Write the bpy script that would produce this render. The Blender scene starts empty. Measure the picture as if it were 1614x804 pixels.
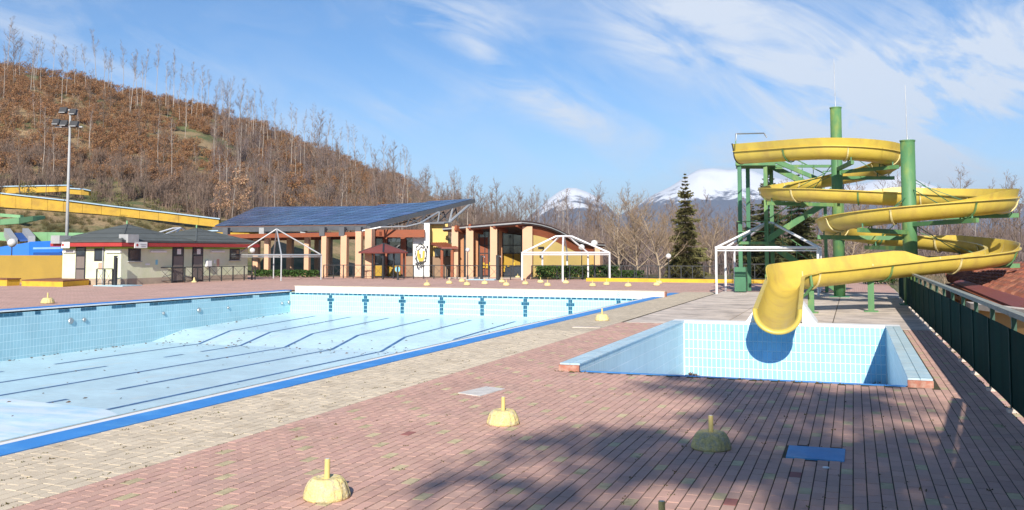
import bpy, math, random
from math import sin, cos, tan, pi, radians, hypot, atan2, sqrt, exp
from mathutils import Vector, Matrix, noise as mnoise
random.seed(7)
R = random.Random(11)
SC = bpy.context.scene
COL = SC.collection

# ------------------------------------------------------------------ camera, sky, sun, exposure
FPX, PITCH, EYE = 1456.0, radians(3.5), 2.05
YAW = atan2(538 * cos(PITCH), 1456)
cam_d = bpy.data.cameras.new('camera')
cam_d.sensor_width = 36.0
cam_d.lens = 36.0 * FPX / 1614
cam_d.shift_y = (396 - FPX * tan(PITCH) - 402) / 1614
cam_d.clip_start, cam_d.clip_end = 0.1, 40000
cam = bpy.data.objects.new('camera', cam_d)
cam.location = (0, 0, EYE)
cam.rotation_euler = (pi / 2 + PITCH, 0, YAW)
COL.objects.link(cam)
SC.camera = cam

SUN_DIR = Vector((0.38, -1.66, 1.0)).normalized()        # towards the sun
SUN_EL = math.asin(SUN_DIR.z)
sun_d = bpy.data.lights.new('sun', 'SUN')
sun_d.energy, sun_d.angle, sun_d.color = 4.6, radians(0.53), (1.0, 0.93, 0.83)
sun = bpy.data.objects.new('sun', sun_d)
sun.rotation_euler = (-SUN_DIR).to_track_quat('-Z', 'Y').to_euler()
sun.location = (20, -60, 60)
COL.objects.link(sun)

VS = SC.view_settings
VS.view_transform, VS.look, VS.exposure, VS.gamma = 'Standard', 'None', 0.72, 1.0
SC.display_settings.display_device = 'sRGB'
SC.cycles.max_bounces, SC.cycles.diffuse_bounces, SC.cycles.glossy_bounces = 6, 3, 3
SC.cycles.transparent_max_bounces, SC.cycles.transmission_bounces, SC.cycles.volume_bounces = 8, 4, 0
SC.cycles.caustics_reflective = SC.cycles.caustics_refractive = False

# pixel helpers of the calibrated camera (photo pixels, 1614 x 804): points on known planes or at known depths
_f = Vector((-sin(YAW) * cos(PITCH), cos(YAW) * cos(PITCH), sin(PITCH)))
_r = Vector((cos(YAW), sin(YAW), 0))
_u = _r.cross(_f)
_vpp = 396 - FPX * tan(PITCH)
CAM = Vector((0, 0, EYE))
def ray(u, v): return _f + _r * ((u - 807) / FPX) + _u * ((_vpp - v) / FPX)
def G(u, v, z=0.0):
    d = ray(u, v); return CAM + d * ((z - EYE) / d.z)
def D(u, v, dep):
    d = ray(u, v); h = -sin(YAW) * d.x + cos(YAW) * d.y; return CAM + d * (dep / h)
def AY(u, v, Y):
    d = ray(u, v); return CAM + d * (Y / d.y)
def PX(p):
    d = Vector(p) - CAM; z = d.dot(_f); return (807 + FPX * d.dot(_r) / z, _vpp - FPX * d.dot(_u) / z)

# ------------------------------------------------------------------ world
W = bpy.data.worlds.new('World'); SC.world = W; W.use_nodes = True
wn, wl = W.node_tree.nodes, W.node_tree.links
wn.clear()
w_out = wn.new('ShaderNodeOutputWorld'); w_bg = wn.new('ShaderNodeBackground'); w_bg.inputs[1].default_value = 0.10
w_sky = wn.new('ShaderNodeTexSky'); w_sky.sky_type = 'NISHITA'; w_sky.sun_disc = False
w_sky.sun_elevation = SUN_EL; w_sky.sun_rotation = atan2(SUN_DIR.x, SUN_DIR.y)
w_sky.altitude = 700; w_sky.air_density = 0.8; w_sky.dust_density = 0.0; w_sky.ozone_density = 2.5
w_tc = wn.new('ShaderNodeTexCoord')
def wmath(op, a, b=None, c=None, clamp=False):
    n = wn.new('ShaderNodeMath'); n.operation = op; n.use_clamp = clamp
    for i, x in enumerate((a, b, c)):
        if x is None: continue
        if isinstance(x, (int, float)): n.inputs[i].default_value = x
        else: wl.new(x, n.inputs[i])
    return n.outputs[0]
w_sep = wn.new('ShaderNodeSeparateXYZ'); wl.new(w_tc.outputs['Generated'], w_sep.inputs[0])
zz = wmath('MAXIMUM', wmath('ADD', w_sep.outputs[2], 0.10), 0.03)
w_cmb = wn.new('ShaderNodeCombineXYZ')
wl.new(wmath('DIVIDE', w_sep.outputs[0], zz), w_cmb.inputs[0]); wl.new(wmath('DIVIDE', w_sep.outputs[1], zz), w_cmb.inputs[1])
def wnoise(rot, scl, scale, det, rough, dist, loc=(0, 0, 0)):
    m = wn.new('ShaderNodeMapping'); m.inputs['Rotation'].default_value = (0, 0, radians(rot)); m.inputs['Scale'].default_value = scl
    m.inputs['Location'].default_value = loc
    wl.new(w_cmb.outputs[0], m.inputs[0])
    n = wn.new('ShaderNodeTexNoise'); n.inputs['Scale'].default_value = scale; n.inputs['Detail'].default_value = det
    n.inputs['Roughness'].default_value = rough; n.inputs['Distortion'].default_value = dist
    wl.new(m.outputs[0], n.inputs['Vector']); return n.outputs['Fac']
def wnoise3(rot, scl, scale, det, rough, dist, loc=(0, 0, 0)):
    m0 = wn.new('ShaderNodeMapping'); m0.vector_type = 'POINT'; m0.inputs['Rotation'].default_value = (0, 0, -YAW); wl.new(w_tc.outputs['Generated'], m0.inputs[0])
    m = wn.new('ShaderNodeMapping'); m.inputs['Rotation'].default_value = (0, radians(rot), 0); wl.new(m0.outputs[0], m.inputs[0])
    m2 = wn.new('ShaderNodeMapping'); m2.inputs['Scale'].default_value = scl; m2.inputs['Location'].default_value = loc; wl.new(m.outputs[0], m2.inputs[0])
    n = wn.new('ShaderNodeTexNoise'); n.inputs['Scale'].default_value = scale; n.inputs['Detail'].default_value = det
    n.inputs['Roughness'].default_value = rough; n.inputs['Distortion'].default_value = dist
    wl.new(m2.outputs[0], n.inputs['Vector']); return n.outputs['Fac']
fib = wnoise3(-24, (0.8, 1, 2.6), 7.0, 10, 0.62, 0.7)
puf = wnoise3(10, (1, 1, 1.6), 5.0, 6, 0.6, 0.4, (3.1, 1.7, 0))
def streak(u, v, ang, wa, wb, amp):
    """one cloud field: a soft ellipse of sky round a direction"""
    c = ray(u, v).normalized()
    x = Vector((c.y, -c.x, 0)).normalized(); y = x.cross(c)
    a = x * cos(radians(ang)) + y * sin(radians(ang)); b = -x * sin(radians(ang)) + y * cos(radians(ang))
    def dot(q):
        n = wn.new('ShaderNodeVectorMath'); n.operation = 'DOT_PRODUCT'
        wl.new(w_tc.outputs['Generated'], n.inputs[0]); n.inputs[1].default_value = q; return n.outputs['Value']
    da = wmath('MULTIPLY', dot(a), 1 / wa); db = wmath('MULTIPLY', dot(b), 1 / wb)
    e = wmath('EXPONENT', wmath('MULTIPLY', wmath('ADD', wmath('MULTIPLY', da, da), wmath('MULTIPLY', db, db)), -1.0))
    return wmath('MULTIPLY', wmath('MULTIPLY', e, wmath('GREATER_THAN', dot(c), 0.2)), amp)
mask = 0.10
for s in [(1230, 70, -22, 0.17, 0.060, 0.75), (1470, 170, 18, 0.22, 0.075, 0.75), (1330, 250, 10, 0.22, 0.04, 0.45), (1570, 40, 0, 0.12, 0.05, 0.4), (890, 172, -24, 0.075, 0.020, 0.85),
          (690, 25, -8, 0.07, 0.018, 0.8), (760, 80, -38, 0.05, 0.013, 0.62), (120, 60, -18, 0.14, 0.03, 0.40), (1000, 60, -30, 0.05, 0.03, 0.25), (1120, 290, 5, 0.2, 0.02, 0.35),
          (640, 175, 8, 0.12, 0.02, 0.22)]:
    mask = wmath('ADD', mask, streak(*s))
cl = wmath('MULTIPLY', mask, wmath('ADD', wmath('MULTIPLY', wmath('SUBTRACT', fib, 0.43, clamp=True), 5.0), wmath('MULTIPLY', wmath('SUBTRACT', puf, 0.42, clamp=True), 1.6)))
cl = wmath('MINIMUM', wmath('MULTIPLY', cl, 1.12), 0.82)
w_mix = wn.new('ShaderNodeMixRGB'); w_mix.inputs[2].default_value = (5.6, 5.9, 6.3, 1)
w_hs = wn.new('ShaderNodeHueSaturation'); w_hs.inputs['Saturation'].default_value = 1.22; w_hs.inputs['Value'].default_value = 0.92
wl.new(w_sky.outputs[0], w_hs.inputs['Color'])
wl.new(cl, w_mix.inputs[0]); wl.new(w_hs.outputs[0], w_mix.inputs[1])
wl.new(w_mix.outputs[0], w_bg.inputs[0]); wl.new(w_bg.outputs[0], w_out.inputs[0])

# ------------------------------------------------------------------ materials
MATS = {}
def pm(name, col, rough=0.75, var=0.12, scale=2.0, bump=0.0, bscale=30.0, rnd=0.0, metallic=0.0, col2=None, mix=(0.45, 0.65), spec=0.5, obj=False, stretch=(1, 1, 1), coat=0.0, fine=0.0, hue=0.0, transl=0.0):
    """procedural surface: colour mottled by noise, an optional second colour in patches, per-piece tint, fine relief"""
    if name in MATS: return MATS[name]
    m = bpy.data.materials.new(name); m.use_nodes = True; MATS[name] = m
    n, l = m.node_tree.nodes, m.node_tree.links
    b = n['Principled BSDF']; b.inputs['Roughness'].default_value = rough; b.inputs['Metallic'].default_value = metallic
    b.inputs['Specular IOR Level'].default_value = spec
    if coat: b.inputs['Coat Weight'].default_value = coat; b.inputs['Coat Roughness'].default_value = 0.12
    if obj:
        tc = n.new('ShaderNodeTexCoord'); co = tc.outputs['Object']
    else:
        ge = n.new('ShaderNodeNewGeometry'); co = ge.outputs['Position']
    mp = n.new('ShaderNodeMapping'); mp.inputs['Scale'].default_value = stretch; l.new(co, mp.inputs[0]); co = mp.outputs[0]
    nz = n.new('ShaderNodeTexNoise'); nz.inputs['Scale'].default_value = scale; nz.inputs['Detail'].default_value = 6; nz.inputs['Roughness'].default_value = 0.62
    l.new(co, nz.inputs['Vector'])
    cur = None
    def mixc(fac, a, c2, typ='MIX'):
        x = n.new('ShaderNodeMixRGB'); x.blend_type = typ
        for i, q in ((0, fac), (1, a), (2, c2)):
            if isinstance(q, (int, float)): x.inputs[i].default_value = q
            elif isinstance(q, tuple): x.inputs[i].default_value = (*q, 1)[:4]
            else: l.new(q, x.inputs[i])
        return x.outputs[0]
    def ramp(fac, p0, p1, v0=0.0, v1=1.0):
        r_ = n.new('ShaderNodeMapRange'); r_.inputs[1].default_value = p0; r_.inputs[2].default_value = p1
        r_.inputs[3].default_value = v0; r_.inputs[4].default_value = v1; l.new(fac, r_.inputs[0]); return r_.outputs[0]
    cur = col
    if col2:
        nz2 = n.new('ShaderNodeTexNoise'); nz2.inputs['Scale'].default_value = scale * 1.7; nz2.inputs['Detail'].default_value = 8; nz2.inputs['Roughness'].default_value = 0.65
        mp2 = n.new('ShaderNodeMapping'); mp2.inputs['Location'].default_value = (3.3, 7.1, 1.9); l.new(co, mp2.inputs[0]); l.new(mp2.outputs[0], nz2.inputs['Vector'])
        cur = mixc(ramp(nz2.outputs['Fac'], *mix), cur, col2)
    cur = mixc(1.0, cur, ramp(nz.outputs['Fac'], 0.25, 0.75, 1 - var, 1 + var), 'MULTIPLY')
    if fine:
        nf = n.new('ShaderNodeTexNoise'); nf.inputs['Scale'].default_value = bscale * 2; nf.inputs['Detail'].default_value = 3
        l.new(co, nf.inputs['Vector']); cur = mixc(1.0, cur, ramp(nf.outputs['Fac'], 0.3, 0.7, 1 - fine, 1 + fine), 'MULTIPLY')
    if rnd or hue:
        oi = n.new('ShaderNodeObjectInfo'); g2 = n.new('ShaderNodeNewGeometry')
        ad = n.new('ShaderNodeMath'); ad.operation = 'ADD'; l.new(oi.outputs['Random'], ad.inputs[0]); l.new(g2.outputs['Random Per Island'], ad.inputs[1])
        fr = n.new('ShaderNodeMath'); fr.operation = 'FRACT'; l.new(ad.outputs[0], fr.inputs[0])
        if rnd: cur = mixc(1.0, cur, ramp(fr.outputs[0], 0, 1, 1 - rnd, 1 + rnd), 'MULTIPLY')
        if hue:
            hs = n.new('ShaderNodeHueSaturation'); mu = n.new('ShaderNodeMath'); mu.operation = 'MULTIPLY'; mu.inputs[1].default_value = 7.31
            l.new(fr.outputs[0], mu.inputs[0]); f2 = n.new('ShaderNodeMath'); f2.operation = 'FRACT'; l.new(mu.outputs[0], f2.inputs[0])
            l.new(ramp(f2.outputs[0], 0, 1, 0.5 - hue, 0.5 + hue), hs.inputs['Hue']); l.new(cur, hs.inputs['Color']); cur = hs.outputs[0]
    if isinstance(cur, tuple): b.inputs['Base Color'].default_value = (*cur, 1)
    else: l.new(cur, b.inputs['Base Color'])
    if bump:
        bn = n.new('ShaderNodeTexNoise'); bn.inputs['Scale'].default_value = bscale; bn.inputs['Detail'].default_value = 5; l.new(co, bn.inputs['Vector'])
        bp = n.new('ShaderNodeBump'); bp.inputs['Strength'].default_value = bump; bp.inputs['Distance'].default_value = 0.02
        l.new(bn.outputs['Fac'], bp.inputs['Height']); l.new(bp.outputs[0], b.inputs['Normal'])
    rv = n.new('ShaderNodeMapRange'); rv.inputs[1].default_value = 0.3; rv.inputs[2].default_value = 0.7
    rv.inputs[3].default_value = max(0.02, rough - 0.08); rv.inputs[4].default_value = min(1, rough + 0.08)
    l.new(nz.outputs['Fac'], rv.inputs[0]); l.new(rv.outputs[0], b.inputs['Roughness'])
    if transl:
        tr = n.new('ShaderNodeBsdfTranslucent'); mx = n.new('ShaderNodeMixShader'); mx.inputs[0].default_value = transl
        l.new(cur, tr.inputs[0]); l.new(b.outputs[0], mx.inputs[1]); l.new(tr.outputs[0], mx.inputs[2])
        l.new(mx.outputs[0], n['Material Output'].inputs[0])
    return m

def grid_mat(name, tile, grout, axes, size, joint, rough=0.25, var=0.08, offset=0.0, rowcol=None, wear=None, spec=0.5, tint=0.10):
    """tiles or small paving too fine to pick apart: a brick texture in world metres on the given axes"""
    if name in MATS: return MATS[name]
    m = bpy.data.materials.new(name); m.use_nodes = True; MATS[name] = m
    n, l = m.node_tree.nodes, m.node_tree.links; b = n['Principled BSDF']
    b.inputs['Roughness'].default_value = rough; b.inputs['Specular IOR Level'].default_value = spec
    ge = n.new('ShaderNodeNewGeometry'); sp = n.new('ShaderNodeSeparateXYZ'); l.new(ge.outputs['Position'], sp.inputs[0])
    cb = n.new('ShaderNodeCombineXYZ')
    for i in (0, 1): l.new(sp.outputs['XYZ'.index(axes[i])], cb.inputs[i])
    br = n.new('ShaderNodeTexBrick'); br.offset = offset; br.squash = 1.0
    br.inputs['Scale'].default_value = 1.0; br.inputs['Brick Width'].default_value = size[0]; br.inputs['Row Height'].default_value = size[1]
    br.inputs['Mortar Size'].default_value = joint; br.inputs['Mortar Smooth'].default_value = 0.3; br.inputs['Bias'].default_value = 0.0
    br.inputs['Color1'].default_value = (*[c * (1 - tint) for c in tile], 1); br.inputs['Color2'].default_value = (*[min(1, c * (1 + tint)) for c in tile], 1)
    br.inputs['Mortar'].default_value = (*grout, 1)
    l.new(cb.outputs[0], br.inputs['Vector'])
    nz = n.new('ShaderNodeTexNoise'); nz.inputs['Scale'].default_value = 0.6; nz.inputs['Detail'].default_value = 7; nz.inputs['Roughness'].default_value = 0.65
    l.new(ge.outputs['Position'], nz.inputs['Vector'])
    mr = n.new('ShaderNodeMapRange'); mr.inputs[1].default_value = 0.25; mr.inputs[2].default_value = 0.75; mr.inputs[3].default_value = 1 - var; mr.inputs[4].default_value = 1 + var
    l.new(nz.outputs['Fac'], mr.inputs[0])
    mu = n.new('ShaderNodeMixRGB'); mu.blend_type = 'MULTIPLY'; mu.inputs[0].default_value = 1; l.new(br.outputs['Color'], mu.inputs[1]); l.new(mr.outputs[0], mu.inputs[2])
    cur = mu.outputs[0]
    if wear:
        n2 = n.new('ShaderNodeTexNoise'); n2.inputs['Scale'].default_value = wear[1]; n2.inputs['Detail'].default_value = 9; n2.inputs['Roughness'].default_value = 0.7
        mp = n.new('ShaderNodeMapping'); mp.inputs['Scale'].default_value = wear[2] if len(wear) > 2 else (1, 1, 1); l.new(ge.outputs['Position'], mp.inputs[0]); l.new(mp.outputs[0], n2.inputs['Vector'])
        r2 = n.new('ShaderNodeMapRange'); r2.inputs[1].default_value = 0.56; r2.inputs[2].default_value = 0.70; r2.inputs[4].default_value = wear[3] if len(wear) > 3 else 0.6; l.new(n2.outputs['Fac'], r2.inputs[0])
        x = n.new('ShaderNodeMixRGB'); l.new(r2.outputs[0], x.inputs[0]); l.new(cur, x.inputs[1]); x.inputs[2].default_value = (*wear[0], 1); cur = x.outputs[0]
    l.new(cur, b.inputs['Base Color'])
    bp = n.new('ShaderNodeBump'); bp.inputs['Strength'].default_value = 0.4; bp.inputs['Distance'].default_value = 0.01; bp.invert = True
    l.new(br.outputs['Fac'], bp.inputs['Height']); l.new(bp.outputs[0], b.inputs['Normal'])
    return m

# ------------------------------------------------------------------ mesh helpers
def tag(o, label=None, cat=None, group=None, kind=None):
    if label: o['label'] = label
    if cat: o['category'] = cat
    if group: o['group'] = group
    if kind: o['kind'] = kind
    return o
def wloc(o):
    v = Vector((0, 0, 0))
    while o: v += o.location; o = o.parent
    return v
def thing(name, label, cat, loc=(0, 0, 0), group=None, rz=0.0):
    o = bpy.data.objects.new(name, None); o.empty_display_size = 0.2; COL.objects.link(o)
    o.location = loc; o.rotation_euler = (0, 0, rz); return tag(o, label, cat, group)
class MB:
    def __init__(s): s.v, s.f, s.m = [], [], []
    def add(s, vs, fs, mi=0):
        k = len(s.v); s.v += [tuple(p) for p in vs]; s.f += [tuple(i + k for i in f) for f in fs]; s.m += [mi] * len(fs); return s
    def box(s, c, d, rz=0.0, mi=0, M=None):
        x, y, z = d[0] / 2, d[1] / 2, d[2] / 2
        p = [Vector((i * x, j * y, k * z)) for k in (-1, 1) for j in (-1, 1) for i in (-1, 1)]
        Q = M if M is not None else Matrix.Rotation(rz, 3, 'Z')
        p = [Q @ q + Vector(c) for q in p]
        return s.add(p, [(0, 2, 3, 1), (4, 5, 7, 6), (0, 1, 5, 4), (2, 6, 7, 3), (0, 4, 6, 2), (1, 3, 7, 5)], mi)
    def bx(s, x0, x1, y0, y1, z0, z1, mi=0): return s.box(((x0 + x1) / 2, (y0 + y1) / 2, (z0 + z1) / 2), (x1 - x0, y1 - y0, z1 - z0), mi=mi)
    def cbox(s, c, d, ch, rz=0.0, mi=0):
        """box with chamfered top edges"""
        x, y, z = d[0] / 2, d[1] / 2, d[2] / 2; Q = Matrix.Rotation(rz, 3, 'Z')
        p = [Q @ Vector(q) + Vector(c) for q in [(-x, -y, -z), (x, -y, -z), (x, y, -z), (-x, y, -z), (-x, -y, z - ch), (x, -y, z - ch), (x, y, z - ch), (-x, y, z - ch), (-x + ch, -y + ch, z), (x - ch, -y + ch, z), (x - ch, y - ch, z), (-x + ch, y - ch, z)]]
        return s.add(p, [(0, 1, 5, 4), (1, 2, 6, 5), (2, 3, 7, 6), (3, 0, 4, 7), (4, 5, 9, 8), (5, 6, 10, 9), (6, 7, 11, 10), (7, 4, 8, 11), (8, 9, 10, 11)], mi)
    def beam(s, a, b, w, h=None, mi=0, up=(0, 0, 1)):
        """square beam from a to b"""
        a, b = Vector(a), Vector(b); d = b - a; L = d.length
        if L < 1e-6: return s
        z = d / L; upv = Vector(up)
        if abs(z.dot(upv)) > 0.99: upv = Vector((0, 1, 0))
        x = upv.cross(z).normalized(); y = z.cross(x)
        return s.box((a + b) / 2, (w, h or w, L), M=Matrix((x, y, z)).transposed(), mi=mi)
    def tube(s, pts, rad, n=8, mi=0, cap=True):
        pts = [Vector(p) for p in pts]; k = len(pts)
        if isinstance(rad, (int, float)): rad = [rad] * k
        b = len(s.v); pu = None
        for i, p in enumerate(pts):
            d = (pts[min(i + 1, k - 1)] - pts[max(i - 1, 0)])
            d = d.normalized() if d.length > 1e-9 else Vector((0, 0, 1))
            u = pu if pu is not None else (Vector((1, 0, 0)) if abs(d.x) < 0.9 else Vector((0, 1, 0)))
            u = (u - d * u.dot(d))
            u = u.normalized() if u.length > 1e-6 else d.orthogonal().normalized()
            pu = u; w = d.cross(u)
            for j in range(n):
                t = 2 * pi * j / n; s.v.append(tuple(p + (u * cos(t) + w * sin(t)) * rad[i]))
        for i in range(k - 1):
            for j in range(n):
                s.f.append((b + i * n + j, b + i * n + (j + 1) % n, b + (i + 1) * n + (j + 1) % n, b + (i + 1) * n + j)); s.m.append(mi)
        if cap and n > 2:
            s.f.append(tuple(b + j for j in reversed(range(n)))); s.m.append(mi)
            s.f.append(tuple(b + (k - 1) * n + j for j in range(n))); s.m.append(mi)
        return s
    def lathe(s, prof, c=(0, 0, 0), n=16, mi=0, mod=None):
        b = len(s.v); c = Vector(c)
        for i, (r, z) in enumerate(prof):
            for j in range(n):
                t = 2 * pi * j / n; rr = r * (mod(t, z, i) if mod else 1); s.v.append((c.x + rr * cos(t), c.y + rr * sin(t), c.z + z))
        for i in range(len(prof) - 1):
            for j in range(n):
                s.f.append((b + i * n + j, b + i * n + (j + 1) % n, b + (i + 1) * n + (j + 1) % n, b + (i + 1) * n + j)); s.m.append(mi)
        s.f.append(tuple(b + (len(prof) - 1) * n + j for j in range(n))); s.m.append(mi)
        s.f.append(tuple(b + j for j in reversed(range(n)))); s.m.append(mi)
        return s
    def prism(s, poly, dvec, mi=0):
        """polygon (list of 3D points) extruded by a vector"""
        k = len(poly); a = [Vector(p) for p in poly]; b = [p + Vector(dvec) for p in a]
        return s.add(a + b, [tuple(reversed(range(k))), tuple(range(k, 2 * k))] + [(i, (i + 1) % k, k + (i + 1) % k, k + i) for i in range(k)], mi)
    def quad(s, a, b, c, d, mi=0): return s.add([a, b, c, d], [(0, 1, 2, 3)], mi)
    def mesh(s, name, mats, smooth=False):
        me = bpy.data.meshes.new(name); me.from_pydata(s.v, [], s.f)
        for m in (mats if isinstance(mats, (list, tuple)) else [mats]): me.materials.append(m)
        if isinstance(mats, (list, tuple)) and len(mats) > 1: me.polygons.foreach_set('material_index', s.m)
        if smooth: me.polygons.foreach_set('use_smooth', [True] * len(me.polygons))
        me.update(); return me
    def build(s, name, mats, parent=None, smooth=False, local=False, **kw):
        if parent is not None and not local:
            o = wloc(parent); s.v = [(p[0] - o.x, p[1] - o.y, p[2] - o.z) for p in s.v]
        ob = bpy.data.objects.new(name, s.mesh(name, mats, smooth)); COL.objects.link(ob)
        if parent is not None: ob.parent = parent
        return tag(ob, **kw)
def inst(name, me, loc, parent=None, rz=0.0, sc=None, rot=None):
    o = bpy.data.objects.new(name, me); COL.objects.link(o)
    if parent is not None: o.parent = parent; loc = Vector(loc) - wloc(parent)
    o.location = loc; o.rotation_euler = rot if rot else (0, 0, rz)
    if sc: o.scale = sc if not isinstance(sc, (int, float)) else (sc,) * 3
    return o
def copy_tree(o, loc, rz=0.0, sc=1.0, label=None, parent=None):
    c = o.copy(); COL.objects.link(c)
    if parent is None:
        c.location = loc; c.rotation_euler = (0, 0, rz); c.scale = (sc,) * 3 if isinstance(sc, (int, float)) else sc
        if label: c['label'] = label
    else: c.parent = parent
    for ch in o.children: copy_tree(ch, None, parent=c)
    return c

# ================================================================== SETTING: ground, terraces, paving
m_soil = pm('joint_soil', (0.075, 0.055, 0.036), 0.95, 0.35, 6, 0.5, 60, col2=(0.07, 0.075, 0.025), mix=(0.5, 0.62))
m_ground = pm('meadow_ground', (0.16, 0.125, 0.06), 0.95, 0.3, 0.15, 0.4, 3, col2=(0.075, 0.085, 0.03))
m_brick = pm('red_concrete_brick', (0.565, 0.352, 0.282), 0.88, 0.13, 0.8, 0.35, 90, rnd=0.075, hue=0.004, fine=0.12, col2=(0.50, 0.335, 0.28), mix=(0.5, 0.78), spec=0.25)
m_ybrick = pm('yellow_concrete_brick', (0.53, 0.44, 0.27), 0.9, 0.2, 5, 0.35, 90, rnd=0.12, fine=0.12, col2=(0.30, 0.27, 0.15), mix=(0.54, 0.72), spec=.25)
m_beige = pm('beige_concrete_brick', (0.64, 0.535, 0.395), 0.9, 0.10, 1.3, 0.35, 80, rnd=0.06, fine=0.10, col2=(0.46, 0.37, 0.26), mix=(0.52, 0.75))
m_conc = pm('deck_concrete', (0.62, 0.53, 0.45), 0.88, 0.16, 0.7, 0.25, 60, rnd=0.06, fine=0.07, col2=(0.40, 0.34, 0.29))
m_blue = pm('blue_pool_paint', (0.045, 0.25, 0.64), 0.6, 0.14, 1.2, 0.1, 70, col2=(0.10, 0.35, 0.70), mix=(0.5, 0.72))
m_white = pm('white_paint', (0.80, 0.80, 0.78), 0.6, 0.05, 1.0, 0.05, 30)
m_farred = grid_mat('red_paving_far', (0.55, 0.345, 0.278), (0.36, 0.22, 0.175), 'YX', (0.215, 0.11), 0.008, 0.85, 0.16, 0.33, wear=((0.36, 0.27, 0.22), 0.35, (1, 1, 1), 0.5))
m_farbeige = grid_mat('beige_paving_far', (0.58, 0.485, 0.355), (0.25, 0.2, 0.13), 'YX', (0.23, 0.142), 0.007, 0.85, 0.12, 0.4, wear=((0.38, 0.30, 0.20), 2.2, (1, 1, 1), 0.5))
m_yard = pm('yard_ground', (0.20, 0.19, 0.12), 0.9, 0.3, 0.4, 0.3, 5, col2=(0.10, 0.16, 0.05))

def sheet(name, x0, x1, y0, y1, z, mat, holes=(), kind='structure'):
    xs = sorted({x0, x1, *[min(max(q, x0), x1) for h in holes for q in h[:2]]}); ys = sorted({y0, y1, *[min(max(q, y0), y1) for h in holes for q in h[2:]]})
    b = MB()
    for i in range(len(xs) - 1):
        for j in range(len(ys) - 1):
            cx, cy = (xs[i] + xs[i + 1]) / 2, (ys[j] + ys[j + 1]) / 2
            if any(h[0] < cx < h[1] and h[2] < cy < h[3] for h in holes): continue
            b.quad((xs[i], ys[j], z), (xs[i + 1], ys[j], z), (xs[i + 1], ys[j + 1], z), (xs[i], ys[j + 1], z))
    return b.build(name, mat, kind=kind)
POOL = (-27.6, -8.85, -9.0, 41.4)                       # basin of the big pool: x0, x1, y0, y1
SP = (-4.44, 0.73, 15.5, 25.85)                         # basin of the splash pool
sheet('ground', -9000, 9000, -9000, 14000, -0.06, m_ground, [(-27.9, -8.6, -9.2, 41.6), (-4.7, 1.0, 15.45, 26.1), (2.05, 120, -60, 62)])
yard = MB().quad((2.05, -60, -3), (120, -60, -3), (120, 56, -3), (2.05, 56, -3)).quad((2.05, 56, -3), (120, 56, -3), (120, 62, -0.06), (2.05, 62, -0.06)).build('yard_ground', m_yard, kind='structure')
MB().bx(1.99, 2.05, -60, 56, -3, -0.03).bx(119.9, 120, -60, 56, -3, -0.06).build('retaining_wall', m_conc, kind='structure')

red = sheet('red_pavement', -6.36, 1.99, 2.0, 26.4, -0.0075, m_soil, [(-4.62, 0.9, 15.5, 26.4)])
beige = sheet('beige_pavement', -8.05, -6.36, 2.0, 23.0, -0.0075, m_soil)
bfar = sheet('beige_pavement_strip', -8.05, -6.36, 23.0, 47.0, -0.003, m_farbeige)
far = sheet('terrace_pavement', -64, 1.99, 2.0, 66, -0.012, m_farred, [(-28.3, -6.36, -9.2, 42.0), (-6.36, 1.99, 2, 48.2), (-8.05, -6.36, 2, 47.0)])

def inview(x, y): 
    u, v = PX((x, y, 0)); return -15 < u < 1630 and v < 812
def pave(parent, cells, mats, h=0.05, ch=0.0012, limit=300):
    """cells: (x, y, sx, sy, mat index). The nearest in view become single bricks, the others one mesh of real bricks"""
    seen = sorted([c for c in cells if inview(c[0], c[1])], key=lambda c: c[0] ** 2 + c[1] ** 2 + 4)
    near = set(map(id, seen[:limit])); shared = {}
    rest = MB()
    for c in cells:
        x, y, sx, sy, mi = c; dz = R.uniform(-0.002, 0.0012)
        if id(c) in near:
            key = (round(sx, 2), round(sy, 2), mi)
            if key not in shared: shared[key] = MB().cbox((0, 0, -h / 2), (sx, sy, h), ch).mesh('brick', mats[mi])
            o = inst('brick', shared[key], (x, y, dz), parent)
            o.rotation_euler = (R.uniform(-.006, .006), R.uniform(-.008, .008), R.uniform(-.006, .006))
        else:
            rest.cbox((x, y, -h / 2 + dz), (sx, sy, h), ch, R.uniform(-.006, .006), mi)
    rest.build('bricks', mats, parent, kind='stuff')
cells = []
RW, RL = 0.1108, 0.216
PLATE = (-0.70, -0.10, 9.70, 10.32)
nrow = int((1.97 + 6.36) / RW)
for j in range(nrow):
    x = -6.36 + RW * (j + 0.5)
    jj = round((x + 0.148) / RW)                          # lattice of yellow bricks: every third row, every sixth brick
    off = 8.0 - RL * 40 + (jj % 3) * RL / 3
    k3 = jj // 3
    for i in range(150):
        y = off + i * RL
        if y < 3.0 or y > 26.3 or (-4.85 < x < 1.12 and y > 15.30): continue
        if PLATE[0] < x < PLATE[1] and PLATE[2] < y < PLATE[3]: continue
        if y > 15.25 and y < 15.35 and -4.85 < x < 1.12: continue
        yel = (jj % 3 == 0) and ((i - 40 + 2 * k3) % 6 == 0)
        cells.append((x, y, RW - 0.0105, RL - 0.0095, 1 if yel else 0))
odd = [tuple(G(u, v))[:2] for u, v in ((648, 681), (1260, 745), (1145, 790))]
cells = [(c[0], c[1], c[2], c[3], 2) if any(abs(c[0] - o[0]) < RW * .5 and abs(c[1] - o[1]) < RL * .5 for o in odd) else c for c in cells]
pave(red, cells, [m_brick, m_ybrick, pm('dark_red_brick', (0.33, 0.13, 0.11), 0.9, 0.12, 4, 0.3, 80)])
cells = []
BW = 1.69 / 12
for j in range(12):
    x = -8.05 + BW * (j + 0.5); y = 3.0 + R.uniform(0, 0.2)
    while y < 23.0:
        L = R.choice((0.15, 0.21, 0.28)); cells.append((x, y + L / 2, BW - 0.011, L - 0.011, 0)); y += L
pave(beige, cells, [m_beige], ch=0.0015)

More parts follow.
